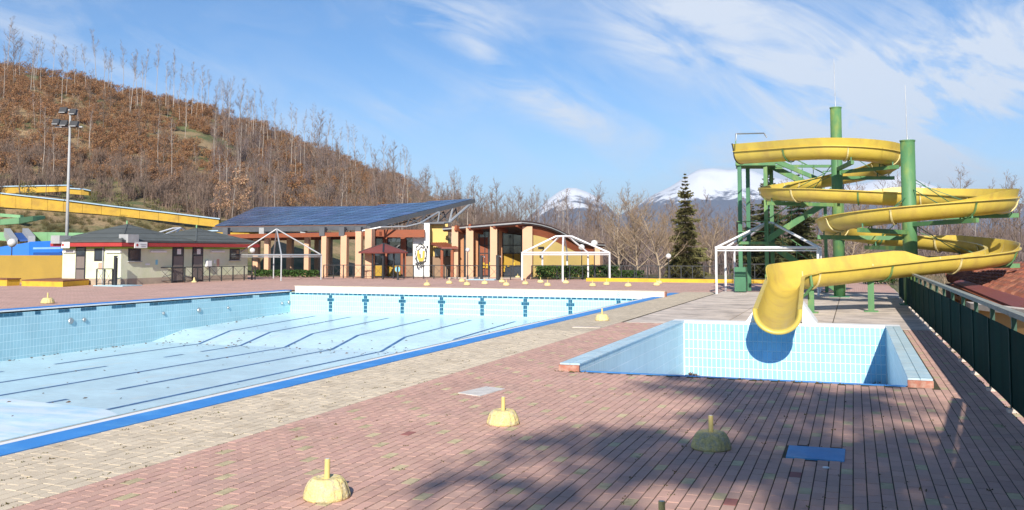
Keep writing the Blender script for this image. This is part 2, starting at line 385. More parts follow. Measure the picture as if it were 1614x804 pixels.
# tufts of dead weed and dirt caught in the joints of the paving
m_weed = pm('dry_weed', (0.12, 0.085, 0.035), 0.95, 0.4, 8, col2=(0.10, 0.12, 0.03))
wb = MB()
for k in range(640):
    if k < 300: x, y = -8.05 + BW * R.randint(0, 12) + R.uniform(-.01, .01), 4.5 + 18 * R.random() ** 1.5
    elif k < 540: x, y = -6.36 + RW * R.randint(0, nrow), 6 + 9 * R.random()
    else: x, y = R.choice(((1.9 + R.uniform(-.08, .03), R.uniform(9, 26)), (R.uniform(-4.9, 1.2), 15.28 + R.uniform(-.03, .03))))
    s = R.uniform(0.004, 0.015) * (1 if k < 540 else 1.6)
    for q in range(4):
        a = R.uniform(0, 6.28); c, d = cos(a), sin(a); dx, dy = R.uniform(-.03, .03), R.uniform(-.05, .05)
        wb.add([(x + dx - c * s, y + dy - d * s, -0.004), (x + dx + c * s, y + dy + d * s, -0.004), (x + dx + R.uniform(-s, s), y + dy + R.uniform(-s, s), R.uniform(.4, 1.3) * s)], [(0, 1, 2)])
wb.build('weed_tufts', m_weed, label='dead weeds and dirt caught in the paving joints', cat='weeds', kind='stuff')

# concrete deck behind the splash pool, in large cast slabs
deck = sheet('concrete_deck', -6.3, 1.97, 26.42, 48.2, -0.02, m_soil)
ys = [26.42, 29.9, 33.5, 37.2, 41.0, 44.6, 48.2]; xs = [-6.3, -3.5, -0.6, 1.97]
for j in range(6):
    for i in range(3):
        MB().cbox(((xs[i] + xs[i + 1]) / 2, (ys[j] + ys[j + 1]) / 2, -0.02), (xs[i + 1] - xs[i] - 0.025, ys[j + 1] - ys[j] - 0.045, 0.04), 0.006).build('slab', m_conc, deck)

# ================================================================== BIG POOL
m_tile = grid_mat('pale_wall_tile', (0.36, 0.63, 0.67), (0.58, 0.76, 0.78), 'XZ', (0.125, 0.25), 0.007, 0.22, 0.06, tint=.04)
m_tileL = grid_mat('blue_wall_tile', (0.36, 0.59, 0.67), (0.60, 0.80, 0.86), 'YZ', (0.14, 0.27), 0.008, 0.25, 0.10, wear=((0.46, 0.70, 0.77), 1.4, (1, 1, 0.4), 0.35), tint=.025)
m_floor = grid_mat('pool_floor_paint', (0.52, 0.71, 0.78), (0.64, 0.78, 0.82), 'XY', (0.25, 0.125), 0.006, 0.28, 0.12, wear=((0.62, 0.66, 0.62), 0.8, (2.5, 0.6, 1), 0.75), tint=0.05)
m_patch = pm('whitened_floor', (0.68, 0.80, 0.86), 0.45, 0.12, 0.6, col2=(0.46, 0.70, 0.88), mix=(0.45, 0.62), stretch=(0.6, 1.6, 1))
m_dark = pm('dark_blue_tile', (0.02, 0.105, 0.18), 0.25, 0.2, 3, rnd=0.25)
m_line = pm('faded_lane_paint', (0.045, 0.13, 0.30), 0.5, 0.3, 2.5, col2=(0.16, 0.28, 0.42), mix=(0.5, 0.66))
m_pebble = pm('gutter_stone', (0.32, 0.29, 0.25), 0.9, 0.4, 9, 0.6, 40)
m_digit = pm('pale_blue_paint', (0.22, 0.55, 0.66), 0.5, 0.1)
m_steel = pm('dull_steel', (0.42, 0.43, 0.44), 0.4, 0.15, 4, metallic=0.7)
m_terra = pm('terracotta', (0.42, 0.17, 0.115), 0.85, 0.25, 6, 0.4, 50, col2=(0.5, 0.32, 0.25))

pool = thing('swimming_pool', 'large empty tiled swimming pool with eight numbered lanes and bright blue edge', 'swimming pool', (-18, 20, 0))
x0, x1, y0, y1 = POOL
prof = [(-9.0, -1.73), (31.3, -1.73), (33.3, -1.36), (41.5, -1.12)]
fl = MB()
for (a, za), (b_, zb) in zip(prof, prof[1:]): fl.quad((x0, a, za), (x1, a, za), (x1, b_, zb), (x0, b_, zb))
floor = fl.build('floor', m_floor, pool)
def zf(y):
    for (a, za), (b_, zb) in zip(prof, prof[1:]):
        if a <= y <= b_: return za + (zb - za) * (y - a) / (b_ - a)
    return -1.73
MB().bx(x0 - 0.2, x0, -9, 41.4, -1.9, -0.05).build('wall', m_tileL, pool, label='pale blue tiled long wall in shade')
MB().bx(x0 - 0.2, x1 + 0.3, 41.4, 41.7, -1.9, -0.09).build('wall', m_tile, pool, label='sunlit pale tiled end wall with lane crosses')
MB().bx(x1, x1 + 0.12, -9, 41.4, -1.9, -0.03).build('wall', m_tileL, pool)
MB().bx(x0 - 0.2, x1 + 0.3, -9.2, -9.0, -1.9, -0.05).build('wall', m_tile, pool)
MB().bx(-8.73, -8.6, -9, 41.4, -0.12, -0.012).build('gutter', m_pebble, pool)
MB().bx(-8.60, -8.48, -9, 41.4, -0.1, 0.008).build('gutter_rim', m_white, pool)
MB().bx(-8.48, -8.05, -9, 45.6, -0.1, 0.010).build('coping', m_blue, pool, label='bright blue painted pool edge strip')
MB().bx(-28.3, -27.9, -9, 42.0, -0.1, 0.012).bx(-27.9, -27.78, -9, 41.4, -0.1, 0.0).build('coping', m_blue, pool)
MB().bx(-27.78, -27.6, -9, 41.4, -0.1, -0.01).build('gutter_rim', m_white, pool)
# whitened, scaled area of the near floor
MB().prism([(-27, 12, -1.727), (-15.4, 8, -1.727), (-14.6, 12.5, -1.727), (-14.9, 16.5, -1.727), (-16.8, 17.6, -1.727), (-20.2, 18.0, -1.727), (-24, 18.6, -1.727)], (0, 0, 0.003)).build('floor_patch', m_patch, pool, label='whitened patch of pool floor')
LANES = [-25.17, -23.15, -21.08, -18.94, -16.80, -14.60, -12.38, -10.09]
wall = MB().bx(-27.3, -8.0, 41.4, 41.72, -0.088, 0.23).build('starting_wall', m_white, pool, label='white raised wall with lane numbers')
MB().bx(-27.34, -7.96, 41.37, 41.78, 0.231, 0.26).build('capping', m_beige, wall)
MB().bx(-7.996, -7.94, 41.39, 41.74, -0.01, 0.229).build('end_cap', m_terra, wall)
for i, x in enumerate(LANES):
    cu = bpy.data.curves.new('lane_number', 'FONT'); cu.body = str(i + 1); cu.size = 0.30; cu.align_x = 'CENTER'; cu.extrude = 0.004; cu.materials.append(m_digit)
    o = bpy.data.objects.new('lane_number', cu); COL.objects.link(o); bpy.context.view_layer.update()
    me = bpy.data.meshes.new_from_object(o.evaluated_get(bpy.context.evaluated_depsgraph_get())); bpy.data.objects.remove(o)
    o = bpy.data.objects.new('lane_number', me); COL.objects.link(o); o.parent = wall; o.location = Vector((x, 41.392, -0.02)) - wloc(wall); o.rotation_euler = (pi / 2, 0, 0)
    for zc, hh, cols in [(-0.27, 0.15, (-.5, .5)), (-0.43, 0.15, (-1.5, -.5, .5, 1.5)), (-0.60, 0.16, (-.5, .5)), (-0.78, 0.16, (-.5, .5)), (-0.96, 0.16, (-.5, .5))]:
        for q in cols: MB().bx(x + q * 0.1 - 0.0475, x + q * 0.1 + 0.0475, 41.394, 41.41, zc - hh / 2, zc + hh / 2).build('tile', m_dark, pool)
    # lane line on the floor, following its slope, with worn gaps
    segs = {0: [(8, 22), (24, 31.3), (31.3, 33.3), (33.3, 40)], 1: [(8, 24.2), (26.9, 27.9), (28.9, 31.3), (31.3, 33.3), (33.3, 40)], 2: [(8, 31.3), (31.3, 33.3), (33.3, 40)],
            3: [(10, 18.5), (20.2, 31.3), (31.3, 33.3), (33.3, 40)], 4: [(17.6, 31.3), (31.3, 33.3), (33.3, 40)]}.get(i, [(8, 31.3), (31.3, 33.3), (33.3, 40)])
    for a, b_ in segs:
        wd = 0.075; e = 0.005
        MB().quad((x - wd, a, zf(a) + e), (x + wd, a, zf(a) + e), (x + wd, b_, zf(b_) + e), (x - wd, b_, zf(b_) + e)).build('lane_line', m_line, floor)
tme = MB().box((0, 0, 0), (0.225, 0.016, 0.085)).mesh('tile', m_dark)
for k in range(72): inst('tile', tme, (-27.4 + 0.262 * k, 41.396, -0.14), pool)
tme2 = MB().box((0, 0, 0), (0.016, 0.235, 0.11)).mesh('tile', m_dark)
for k in range(70):
    y = 41.2 - 0.262 * k
    if any(a < y < b for a, b in ((33.8, 35.1), (30.4, 31.1), (28.2, 28.9), (26.9, 27.4), (25.7, 26.4), (24.9, 25.3), (38.2, 38.6))): continue
    inst('tile', tme2, (-27.596, y, -0.16), pool)
for u, v, r_ in [(112, 506, .12), (133, 504, .08), (258, 494, .07), (314, 489, .11), (360, 485, .07), (445, 478, .07), (456, 476.5, .11)]:
    d = ray(u, v); p = CAM + d * ((x0 + 0.02) / d.x)
    f = MB().tube([p, p + Vector((0.03, 0, 0))], [r_, r_ * 0.85], 14).build('wall_light' if r_ > .1 else 'water_inlet', m_steel, pool)
for k in range(9):
    xx = (LANES[0] - 1.05) + k * 2.155
    MB().tube([(xx, 41.40, -0.04), (xx, 41.36, -0.04), (xx, 41.35, 0.0)], 0.018, 6).build('lane_hook', m_steel, pool)

# ================================================================== SPLASH POOL
sx0, sx1, sy0, sy1 = SP
spool = thing('splash_pool', 'small empty blue tiled splash pool under the slide exit', 'pool', (-1.8, 20.6, 0))
m_st = pm('light_blue_tile', (0.33, 0.58, 0.69), 0.2, 0.06, 2, rnd=0.07, coat=0.3)
m_grout = pm('pale_grout', (0.78, 0.84, 0.85), 0.8, 0.08)
m_sst = grid_mat('splash_side_tile', (0.50, 0.64, 0.63), (0.78, 0.84, 0.82), 'YZ', (0.125, 0.25), 0.008, 0.3, 0.14, tint=.05, wear=((0.34, 0.50, 0.55), 2.0, (1, 1, .3), .5))
MB().quad((sx0, sy0, -1.4), (sx1, sy0, -1.4), (sx1, sy1 + .1, -1.4), (sx0, sy1 + .1, -1.4)).build('floor', m_blue, spool)
wl_ = MB().bx(sx0 - 0.3, sx1 + 0.3, sy1, sy1 + 0.5, -1.5, 0.10).build('wall', m_grout, spool, label='far wall of light blue tiles under the slide')
NX = 42; tw = (sx1 - sx0) / NX
tms = MB().box((0, 0, 0), (tw - 0.018, 0.012, 0.226)).mesh('tile', m_st); tmt = MB().box((0, 0, 0), (tw - 0.018, 0.012, 0.196)).mesh('tile', m_st)
for j in range(6):
    for i in range(NX):
        o = inst('tile', tms if j else tmt, (sx0 + tw * (i + .5), sy1 - 0.004 + R.uniform(-.0012, .0012), (-0.258 - 0.246 * (j - 1)) if j else -0.035), wl_)
cp = pm('blue_coping_tile', (0.42, 0.58, 0.65), 0.35, 0.14, 2.5, rnd=0.06, col2=(0.56, 0.66, 0.68), mix=(0.5, 0.7))
MB().bx(sx0 - 0.34, sx1 + 0.36, sy1 - 0.01, sy1 + 0.55, 0.1005, 0.125).build('coping', m_white, spool)
for side, xa, xb in ((0, sx0 - 0.36, sx0), (1, sx1, sx1 + 0.36)):
    # tiled side walls: coarse vertical tiles in relief
    w = MB().bx(xa + 0.02, xb - 0.02 if side == 0 else xb - .02, sy0 - 0.1, sy1, -1.5, 0.10).build('wall', m_sst, spool)
    ct = MB(); n = 50; L = (sy1 - sy0 + 0.1) / n
    for k in range(n):
        for q in range(2):
            xw = (xb - xa) / 2; ct.cbox((xa + xw * (q + .5), sy0 - .1 + L * (k + .5), 0.112), (xw - 0.008, L - 0.008, 0.03), 0.004)
    ct.build('coping', cp, w)
    MB().bx(xa, xb, sy0 - 0.16, sy0 - 0.1, -0.02, 0.10).build('end_cap', m_terra, spool, label='rough terracotta end of the pool side wall')
MB().bx(sx0 + .02, sx1 - .02, sy0 - 0.12, sy0 - 0.02, -0.2, 0.002).build('edge_strip', m_blue, spool)
MB().bx(sx0, sx1, sy0 - 0.1, sy0 - 0.025, -1.5, -0.2).build('wall', m_grout, spool)
m_leaf = pm('dead_leaf', (0.10, 0.055, 0.03), 0.9, 0.3, 5, rnd=0.4)
lp = MB()
for cx, cy, s in ((sx0 + .25, sy1 - .25, .28), (sx1 - .25, sy1 - .5, .42)):
    for k in range(160):
        a, r_ = R.uniform(0, 6.28), s * sqrt(R.random()); p = Vector((cx + r_ * cos(a), cy + 1.6 * r_ * sin(a) * .6, -1.39 + 0.16 * (1 - r_ / s) * R.random() + .01))
        u = Vector((R.uniform(-1, 1), R.uniform(-1, 1), R.uniform(-.5, .5))).normalized() * .035; w = Vector((R.uniform(-1, 1), R.uniform(-1, 1), R.uniform(-.5, .5))).normalized() * .03
        lp.quad(p - u, p + w, p + u, p - w)
lp.build('dead_leaves', m_leaf, label='dead leaves heaped in the far corners of the splash pool', cat='leaves', kind='stuff')

# leaves blown into the big pool
lp = MB(); gl = random.Random(3)
for k in range(420):
    x = gl.uniform(-27.3, -12); y = gl.uniform(9, 41); 
    if k % 3 == 0: x = -27.55 + abs(gl.gauss(0, .25))
    elif k % 3 == 1: y = 31.2 + gl.gauss(0, .7); 
    z = zf(y) + .012; a = gl.uniform(0, 6.28); s_ = gl.uniform(.03, .075); u = Vector((cos(a), sin(a), .1)) * s_; w = Vector((-sin(a), cos(a), gl.uniform(0, .6))) * s_ * .6; p = Vector((x, y, z)); lp.quad(p - u, p + w, p + u, p - w)
lp.build('blown_leaves', m_leaf, label='scattered dead leaves on the floor of the big pool', cat='leaves', kind='stuff')

# ================================================================== SMALL THINGS ON THE NEAR PAVING
m_cream = pm('cream_painted_concrete', (0.70, 0.57, 0.24), 0.9, 0.18, 9, 0.8, 35, col2=(0.54, 0.47, 0.30), mix=(0.47, 0.60), obj=False, fine=0.18, rnd=.10)
m_pvc = pm('cream_tube', (0.66, 0.53, 0.20), 0.5, 0.1, 5, obj=True)
m_hole = pm('tube_mouth', (0.62, 0.60, 0.55), 0.8, 0.1)
def umbrella_base(label, loc, rz, sc=1.0, group=None):
    t = thing('umbrella_base', label, 'umbrella base', loc, group, rz)
    t.scale = (sc,) * 3
    def mod(a, z, i):
        k = 1 + 0.025 * mnoise.noise((cos(a) * 2.2, sin(a) * 2.2, z * 9 + loc[0]))
        return k * (1 - (0.07 * max(0, cos(a * 14)) ** 2 if 0.03 < z < 0.15 else 0))
    MB().lathe([(0.190, -0.002), (0.197, 0.015), (0.194, 0.035), (0.186, 0.06), (0.176, 0.09), (0.163, 0.12), (0.146, 0.145), (0.125, 0.163), (0.105, 0.168), (0.085, 0.160), (0.026, 0.158)], n=56, mod=mod).build('weight', m_cream, t, smooth=True, local=True)
    tb = MB().tube([(0, 0, 0.14), (0.002, 0, 0.318)], 0.0235, 14).build('tube', m_pvc, t, smooth=False, local=True)
    MB().tube([(0.002, 0, 0.315), (0.002, 0, 0.3195)], 0.018, 12).build('tube_mouth', m_hole, tb, local=True)
    return t
ub = umbrella_base('cream concrete umbrella base nearest the camera, lit by the sun', (-4.165, 6.827, 0), 0.3)
umbrella_base('cream umbrella base in sun beside the white plate in the paving', tuple(G(793, 668)), 1.2)
umbrella_base('mottled umbrella base in tree shade beside the blue plate', tuple(G(1121, 706.5)), 2.3, 1.06)
umbrella_base('umbrella base on the beige strip between the two pools', tuple(G(949, 505)), 0.7, 1.1)
pz = G(1043, 790, 0.318); umbrella_base('umbrella base of which only the tube top shows at the bottom edge', (pz.x, pz.y, 0), 1.9)
umbrella_base('lone umbrella base on the paving left of the big pool', tuple(G(75, 478)), 0.2, 1.3)
ORD = [('%d%s' % (k, 'th' if 10 < k % 100 < 14 else {1: 'st', 2: 'nd', 3: 'rd'}.get(k % 10, 'th'))) for k in range(1, 200)]
FARB = [(673, 450), (708, 447), (728, 444), (736, 449.5), (764, 447.5), (791, 445), (798, 450), (828, 448), (852, 445.5), (863, 450.5), (892, 446.5), (934, 451), (956, 449), (990, 451.5), (1035, 450), (1039, 447), (816, 438.5)]
for k, (u, v) in enumerate(FARB):
    rank = sorted(FARB).index((u, v))
    c = copy_tree(ub, tuple(G(u, v)), k * 0.9, 1.08, f'cream umbrella base on the far terrace, {ORD[rank]} from the left'); c['group'] = 'umbrella bases on the far terrace'
mp = MB()
p = [(-0.675, 9.715), (-0.125, 9.70), (-0.12, 10.30), (-0.68, 10.29)]
MB().prism([(a, b, -0.02) for a, b in p], (0, 0, 0.028)).build('blue_plate', pm('blue_plate_paint', (0.10, 0.32, 0.60), 0.6, 0.12, 3, 0.1, 50, col2=(0.14, 0.37, 0.64), spec=.2), label='blue painted access plate set in the shaded brick paving', cat='plate')
p = [tuple(G(*q))[:2] for q in ((722, 620), (766, 610), (796, 613.5), (757, 625))]
MB().prism([(a, b, -0.02) for a, b in p], (0, 0, 0.03)).build('drain_cover', pm('pale_concrete_cover', (0.60, 0.57, 0.53), 0.9, 0.2, 6, 0.3, 40), label='whitish concrete cover plate set in sunlit brick paving', cat='cover')
a = G(1302, 738); MB().lathe([(0.034, 0.004), (0.032, 0.010), (0.018, 0.014), (0.004, 0.014)], tuple(a), 12).build('paper_scrap', m_white, label='small white scrap lying below the blue plate', cat='scrap')
a = G(925, 516); MB().box((a.x, a.y, 0.006), (0.75, 0.3, 0.02), 0.2).build('drain_cover', m_conc, label='pale cover stone beside the beige strip umbrella base', cat='cover')

# ================================================================== WATER SLIDE
m_yel = pm('yellow_fibreglass', (0.60, 0.445, 0.075), 0.42, 0.12, 1.1, col2=(0.50, 0.345, 0.075), mix=(0.48, 0.70), coat=0.12, stretch=(1, 1, 0.45), fine=.04)
m_yel2 = pm('yellow_joint', (0.72, 0.60, 0.28), 0.5, 0.12, 3)
m_green = pm('green_steel_paint', (0.085, 0.215, 0.085), 0.55, 0.2, 1.5, col2=(0.20, 0.28, 0.075), mix=(0.5, 0.68), stretch=(1, 1, 0.35))
m_dgreen = pm('dark_green_steel', (0.05, 0.17, 0.085), 0.5, 0.2, 2, stretch=(1, 1, 0.4))
m_black = pm('black_rubber', (0.02, 0.02, 0.02), 0.6, 0.2)
C1, R1 = Vector((-0.9, 44.3)), 2.6
C2, R2 = Vector((2.2, 38.6)), 3.0
def hd(a): return Vector((cos(radians(a)), sin(radians(a))))
path = []                                                # (x, y, heading degrees)
def straight(p, a, L, n):
    for i in range(n): path.append((*(p + hd(a) * (L * i / n)), a))
    return p + hd(a) * L
h12 = math.degrees(atan2(C2.y - C1.y, C2.x - C1.x)) + math.degrees(atan2(R1 + R2, sqrt((C2 - C1).length ** 2 - (R1 + R2) ** 2)))
p = C1 - hd(-30 + 90) * R1 - hd(-30) * 3.0
p = straight(p, -30, 3.0, 8)
a = -30.0; KEY = {'start': 0}
n = 96
for i in range(n):
    q = -30 + (360 + h12 + 30) * i / n; path.append((*(C1 - hd(q + 90) * R1), q))
pa, pb = C1 - hd(h12 + 90) * R1, C2 + hd(h12 + 90) * R2
straight(pa, h12, (pb - pa).length, 8)
HL = 215.0
n = 130; tot = h12 - (HL - 720)
for i in range(n):
    q = h12 - tot * i / n; path.append((*(C2 + hd(q + 90) * R2), q))
pl = C2 + hd(HL + 90) * R2
RB, HE = 1.7, 272.1
XE = -2.08
Lb = (pl.x - (XE + RB * (1 - hd(HL + 90).x))) / -hd(HL).x
pbend = straight(pl, HL, Lb, 14)
cb = pbend + hd(HL + 90) * RB; n = 16
for i in range(n):
    q = HL + (HE - HL) * i / n; path.append((*(cb - hd(q + 90) * RB), q))
pe = cb - hd(HE + 90) * RB
LE = (pe.y - 24.45) / -hd(HE).y
pend = straight(pe, HE, LE, 16); path.append((*pend, HE))
# arc length and flange height by landmark
S = [0.0]
for i in range(1, len(path)): S.append(S[-1] + hypot(path[i][0] - path[i - 1][0], path[i][1] - path[i - 1][1]))
i1 = 8; i2 = 8 + 96; i3 = i2 + 8; i4 = i3 + 130; i5 = i4 + 14; i6 = i5 + 16
def s_at1(hdg): return S[i1] + radians(hdg + 30) * R1
def s_at2(hdg): return S[i3] + radians(h12 - hdg) * R2
KZ = [(0, 6.62), (s_at1(0), 6.52), (s_at1(90), 6.28), (s_at1(180), 5.72), (s_at1(270), 4.98), (s_at1(345), 4.72), (S[i2 + 4], 4.55), (s_at2(-90), 4.07), (s_at2(-180), 3.66),
      (s_at2(-270), 3.24), (s_at2(-360), 2.72), (s_at2(-450), 2.20), (S[i4], 1.93), (S[i4] + 2.6, 1.72), (S[i5], 1.36), (S[i6], 1.20), (S[-1], 0.58)]
def zs(s):
    for (a, za), (b, zb) in zip(KZ, KZ[1:]):
        if a <= s <= b:
            t = (s - a) / (b - a); return za + (zb - za) * t
    return KZ[-1][1]
zraw = [zs(s) for s in S]
for _ in range(6): zraw = [zraw[0]] + [(zraw[k - 1] + 2 * zraw[k] + zraw[k + 1]) / 4 for k in range(1, len(zraw) - 1)] + [zraw[-1]]
def sm(x, a, b):
    t = min(1, max(0, (x - a) / (b - a))); return t * t * (3 - 2 * t)
def guard(s):
    """height of the splash guard on the left and right rim"""
    R_ = 0.33 * (1 - sm(s, s_at1(60), s_at1(110)))                                          # first loop: on the outside (right of travel)
    Lf = 0.30 * sm(s, S[i2] + 1.0, S[i2] + 3.0) * (1 - sm(s, s_at2(-120), s_at2(-172)))       # second loop: outside is the left of travel
    Lf = max(Lf, 0.16 * sm(s, s_at2(-360), s_at2(-395)) * (1 - sm(s, s_at2(-455), s_at2(-480))))
    R_ = max(R_, 0.36 * sm(s, S[i4] + 1.3, S[i4] + 2.6) * (1 - sm(s, S[i6] - 0.5, S[i6] + 0.9)))
    return Lf, R_
HWF, DEP, TH = 0.49, 0.52, 0.028
def section(s, scale=1.0, th=TH, lip=0.0):
    """closed outline (lateral to the left, height above the flange), inner skin then outer skin"""
    gl, gr = guard(s); inner, outer = [], []
    nb = 14
    inner += [(HWF + 0.10 * gl / .33, gl), (HWF + 0.05 * gl / .33, gl * .5), (HWF, 0.0)]
    inner += [(HWF * cos(pi * k / nb), -DEP * sin(pi * k / nb) ** 0.85) for k in range(1, nb)]
    inner += [(-HWF, 0.0), (-HWF - 0.05 * gr / .33, gr * .5), (-HWF - 0.10 * gr / .33, gr)]
    w = 0.115
    outer += [(-HWF - 0.10 * gr / .33 - th, gr + .002), (-HWF - 0.05 * gr / .33 - th, gr * .5 + .004), (-HWF - th, 0.006), (-HWF - w, 0.004), (-HWF - w, -0.03), (-HWF - th, -0.032)]
    outer += [((HWF + th) * cos(pi * k / nb), -(DEP + th) * abs(sin(pi * k / nb)) ** 0.85) for k in range(nb - 1, 0, -1)]
    outer += [(HWF + th, -0.032), (HWF + w, -0.03), (HWF + w, 0.004), (HWF + th, 0.006), (HWF + 0.05 * gl / .33 + th, gl * .5 + .004), (HWF + 0.10 * gl / .33 + th, gl + .002)]
    return inner + outer
def bank(i):
    """tilt towards the outside of the bends"""
    return 0.0
def place(i, pt):
    x, y, a = path[i]; L = hd(a + 90); return Vector((x + L.x * pt[0], y + L.y * pt[0], zraw[i] + pt[1]))
slide = thing('water_slide', 'long yellow open spiral water slide flume winding down round two green columns', 'water slide', (1.0, 40.0, 0))
# flume split at its bolted joints
joints = [0]
acc = 0.0
for i in range(1, len(path)):
    if S[i] - S[joints[-1]] > 2.35: joints.append(i)
if S[-1] - S[joints[-1]] < 0.9: joints.pop()
joints.append(len(path) - 1)
for a, b in zip(joints, joints[1:]):
    mb = MB(); nsec = len(section(0)); base = 0
    for i in range(a, b + 1): mb.v += [tuple(place(i, q)) for q in section(S[i])]
    for i in range(b - a):
        for k in range(nsec):
            mb.f.append((i * nsec + k, i * nsec + (k + 1) % nsec, (i + 1) * nsec + (k + 1) % nsec, (i + 1) * nsec + k)); mb.m.append(0)
    mb.f.append(tuple(range(nsec))); mb.m.append(0); mb.f.append(tuple(reversed(range((b - a) * nsec, (b - a + 1) * nsec)))); mb.m.append(0)
    o = mb.build('flume_segment', m_yel, slide, smooth=True)
    o.data.set_sharp_from_angle(angle=radians(35))
green_joint = {1, 5, 9, 13, 17, 20, 22}
for q, j in enumerate(joints[1:-1]):
    # bolted flange seen on the outside, a pale seam inside
    mb = MB(); pts = []
    nb = 18; x, y, a = path[j]; L = hd(a + 90); F3 = Vector((*hd(a), 0)) * 0.028
    ring = [(HWF + 0.09, -0.034)] + [((HWF + TH + .004) * cos(pi * k / nb), -(DEP + TH + .004) * abs(sin(pi * k / nb)) ** 0.85 - 0.02) for k in range(1, nb)] + [(-HWF - 0.09, -0.034)]
    ring2 = [(HWF + 0.10, -0.085)] + [((HWF + TH + .045) * cos(pi * k / nb), -(DEP + TH + .045) * abs(sin(pi * k / nb)) ** 0.85 - 0.02) for k in range(1, nb)] + [(-HWF - 0.10, -0.085)]
    A = [place(j, t) for t in ring]; B = [place(j, t) for t in ring2]; k = len(A)
    mb.v += [tuple(t - F3) for t in A] + [tuple(t + F3) for t in A] + [tuple(t - F3) for t in B] + [tuple(t + F3) for t in B]
    for t in range(k - 1):
        mb.f += [(t, t + 1, 2 * k + t + 1, 2 * k + t), (k + t, 3 * k + t, 3 * k + t + 1, k + t + 1), (2 * k + t, 2 * k + t + 1, 3 * k + t + 1, 3 * k + t)]; mb.m += [0, 0, 0]
    mb.build('joint_band', m_green if (q + 1) in green_joint else m_yel2, slide)
    ins = MB(); nb = 14; rin = [(HWF - .002, -0.01)] + [((HWF - .004) * cos(pi * t / nb), -(DEP - .004) * sin(pi * t / nb) ** 0.85) for t in range(1, nb)] + [(-HWF + .002, -0.01)]
    A = [place(j, t) for t in rin]; F4 = F3 * 0.7
    for t in range(len(A) - 1): ins.quad(A[t] - F4, A[t] + F4, A[t + 1] + F4, A[t + 1] - F4)
    ins.build('joint_seam', m_yel2, slide)
# flared lip at the exit
mb = MB(); e = len(path) - 1; F3 = Vector((*hd(HE), 0)); nb = 20; rings = []
for (f, gsc, gz) in ((0.0, 0.0, 0.0), (0.05, 0.01, 0), (0.09, 0.05, 0), (0.10, 0.115, 0), (0.075, 0.12, 0), (0.03, 0.05, 0), (-0.02, TH + .01, 0)):
    rr = [((HWF + gsc) * cos(pi * k / nb), (-(DEP + gsc) * abs(sin(pi * k / nb)) ** 0.85) if 0 < k < nb else 0.01) for k in range(nb + 1)]
    rings.append([place(e, t) + F3 * f for t in rr])
for r_ in rings: mb.v += [tuple(t) for t in r_]
k = nb + 1
for i in range(len(rings) - 1):
    for t in range(nb): mb.f.append((i * k + t, i * k + t + 1, (i + 1) * k + t + 1, (i + 1) * k + t)); mb.m.append(0)
mb.build('exit_lip', m_yel, slide, smooth=True)
# dark rim of the cut end at the top
mb = MB(); rr = [(t[0] * 1.03, t[1] * 1.03 - .01) for t in section(0)[:20]]
mb.tube([place(0, t) for t in rr], 0.035, 6).build('end_rim', m_black, slide)
# columns, lightning rods, arms, props
P1, P2 = Vector((-0.62, 44.27)), Vector((2.05, 38.6))
def zpx(p, v):
    z = 0.0
    lo, hi = -5, 20
    for _ in range(50):
        z = (lo + hi) / 2
        if PX((p[0], p[1], z))[1] > v: lo = z
        else: hi = z
    return z
for P, vt, r_, vr in ((P1, 170, 0.245, 92), (P2, 222, 0.265, 134)):
    zt = zpx(P, vt)
    cth = MB().tube([(P.x, P.y, 0), (P.x, P.y, zt)], r_, 28).build('column', m_green, slide, smooth=False)
    cth.data.polygons.foreach_set('use_smooth', [len(f.vertices) == 4 for f in cth.data.polygons])
    MB().tube([(P.x, P.y, zt - .03), (P.x, P.y, zt + .02)], r_ + .02, 28).build('cap', m_green, cth)
    MB().box((P.x, P.y, 0.02), (0.85, 0.85, 0.04)).build('base_plate', m_dgreen, cth)
    MB().tube([(P.x, P.y, zt), (P.x - .01, P.y, zt + .35), (P.x - .03, P.y, zpx(P, vr))], [0.03, 0.016, 0.012], 6).build('lightning_rod', m_steel, cth)
def arm(P, s, drop=0.16):
    i = min(range(len(S)), key=lambda k: abs(S[k] - s)); x, y, a = path[i]
    zb = zraw[i] - DEP - drop
    e = Vector((x, y)); d = (e - P).normalized(); tip = e + d * 0.55
    b = MB().beam((P.x + d.x * .2, P.y + d.y * .2, zb - .05), (tip.x, tip.y, zb), 0.13, 0.16).build('support_arm', m_green, slide)
    for q in (-.3, .3): MB().beam((e.x + d.x * q, e.y + d.y * q, zb + .05), (e.x + d.x * q, e.y + d.y * q, zraw[i] - DEP * 0.78), 0.05).build('cradle', m_dgreen, slide)
    MB().beam((P.x + d.x * .22, P.y + d.y * .22, zb + 1.3), (e.x, e.y, zb + .06), 0.025).build('tie_rod', m_dgreen, slide)
for g_ in (20, 65, 120, 200, 250, 300): arm(P1, s_at1(g_))
for g_ in (-40, -95, -150, -215, -262, -330, -400, -452): arm(P2, s_at2(g_))
for (u, v, sref) in ((1351, 490, S[i4] + 4.2), (1274, 493, S[i5] + 0.6)):
    gpt = G(u, v); i = min(range(len(S)), key=lambda k: (path[k][0] - gpt.x) ** 2 + (path[k][1] - gpt.y) ** 2 + (100 if k < i4 else 0))
    x, y, a = path[i]; zb = zraw[i] - DEP
    pr = MB().beam((x, y, 0), (x, y, zb - .02), 0.2, 0.12).build('prop', m_green, slide)
    MB().box((x, y, 0.02), (0.45, 0.4, 0.04)).build('base_plate', m_green, pr)
# white tiled block that carries the exit
yb = 25.93
for sg in (-1, 1):
    cx = -1.87 + sg * 0.56
    MB().prism([(cx, yb, 0.126), (cx + sg * 0.36, yb, 0.126), (cx, yb, 0.66), (cx - sg * .02, yb, 0.66)][::sg], (0, 1.1, 0)).build('exit_cheek', m_white, slide)
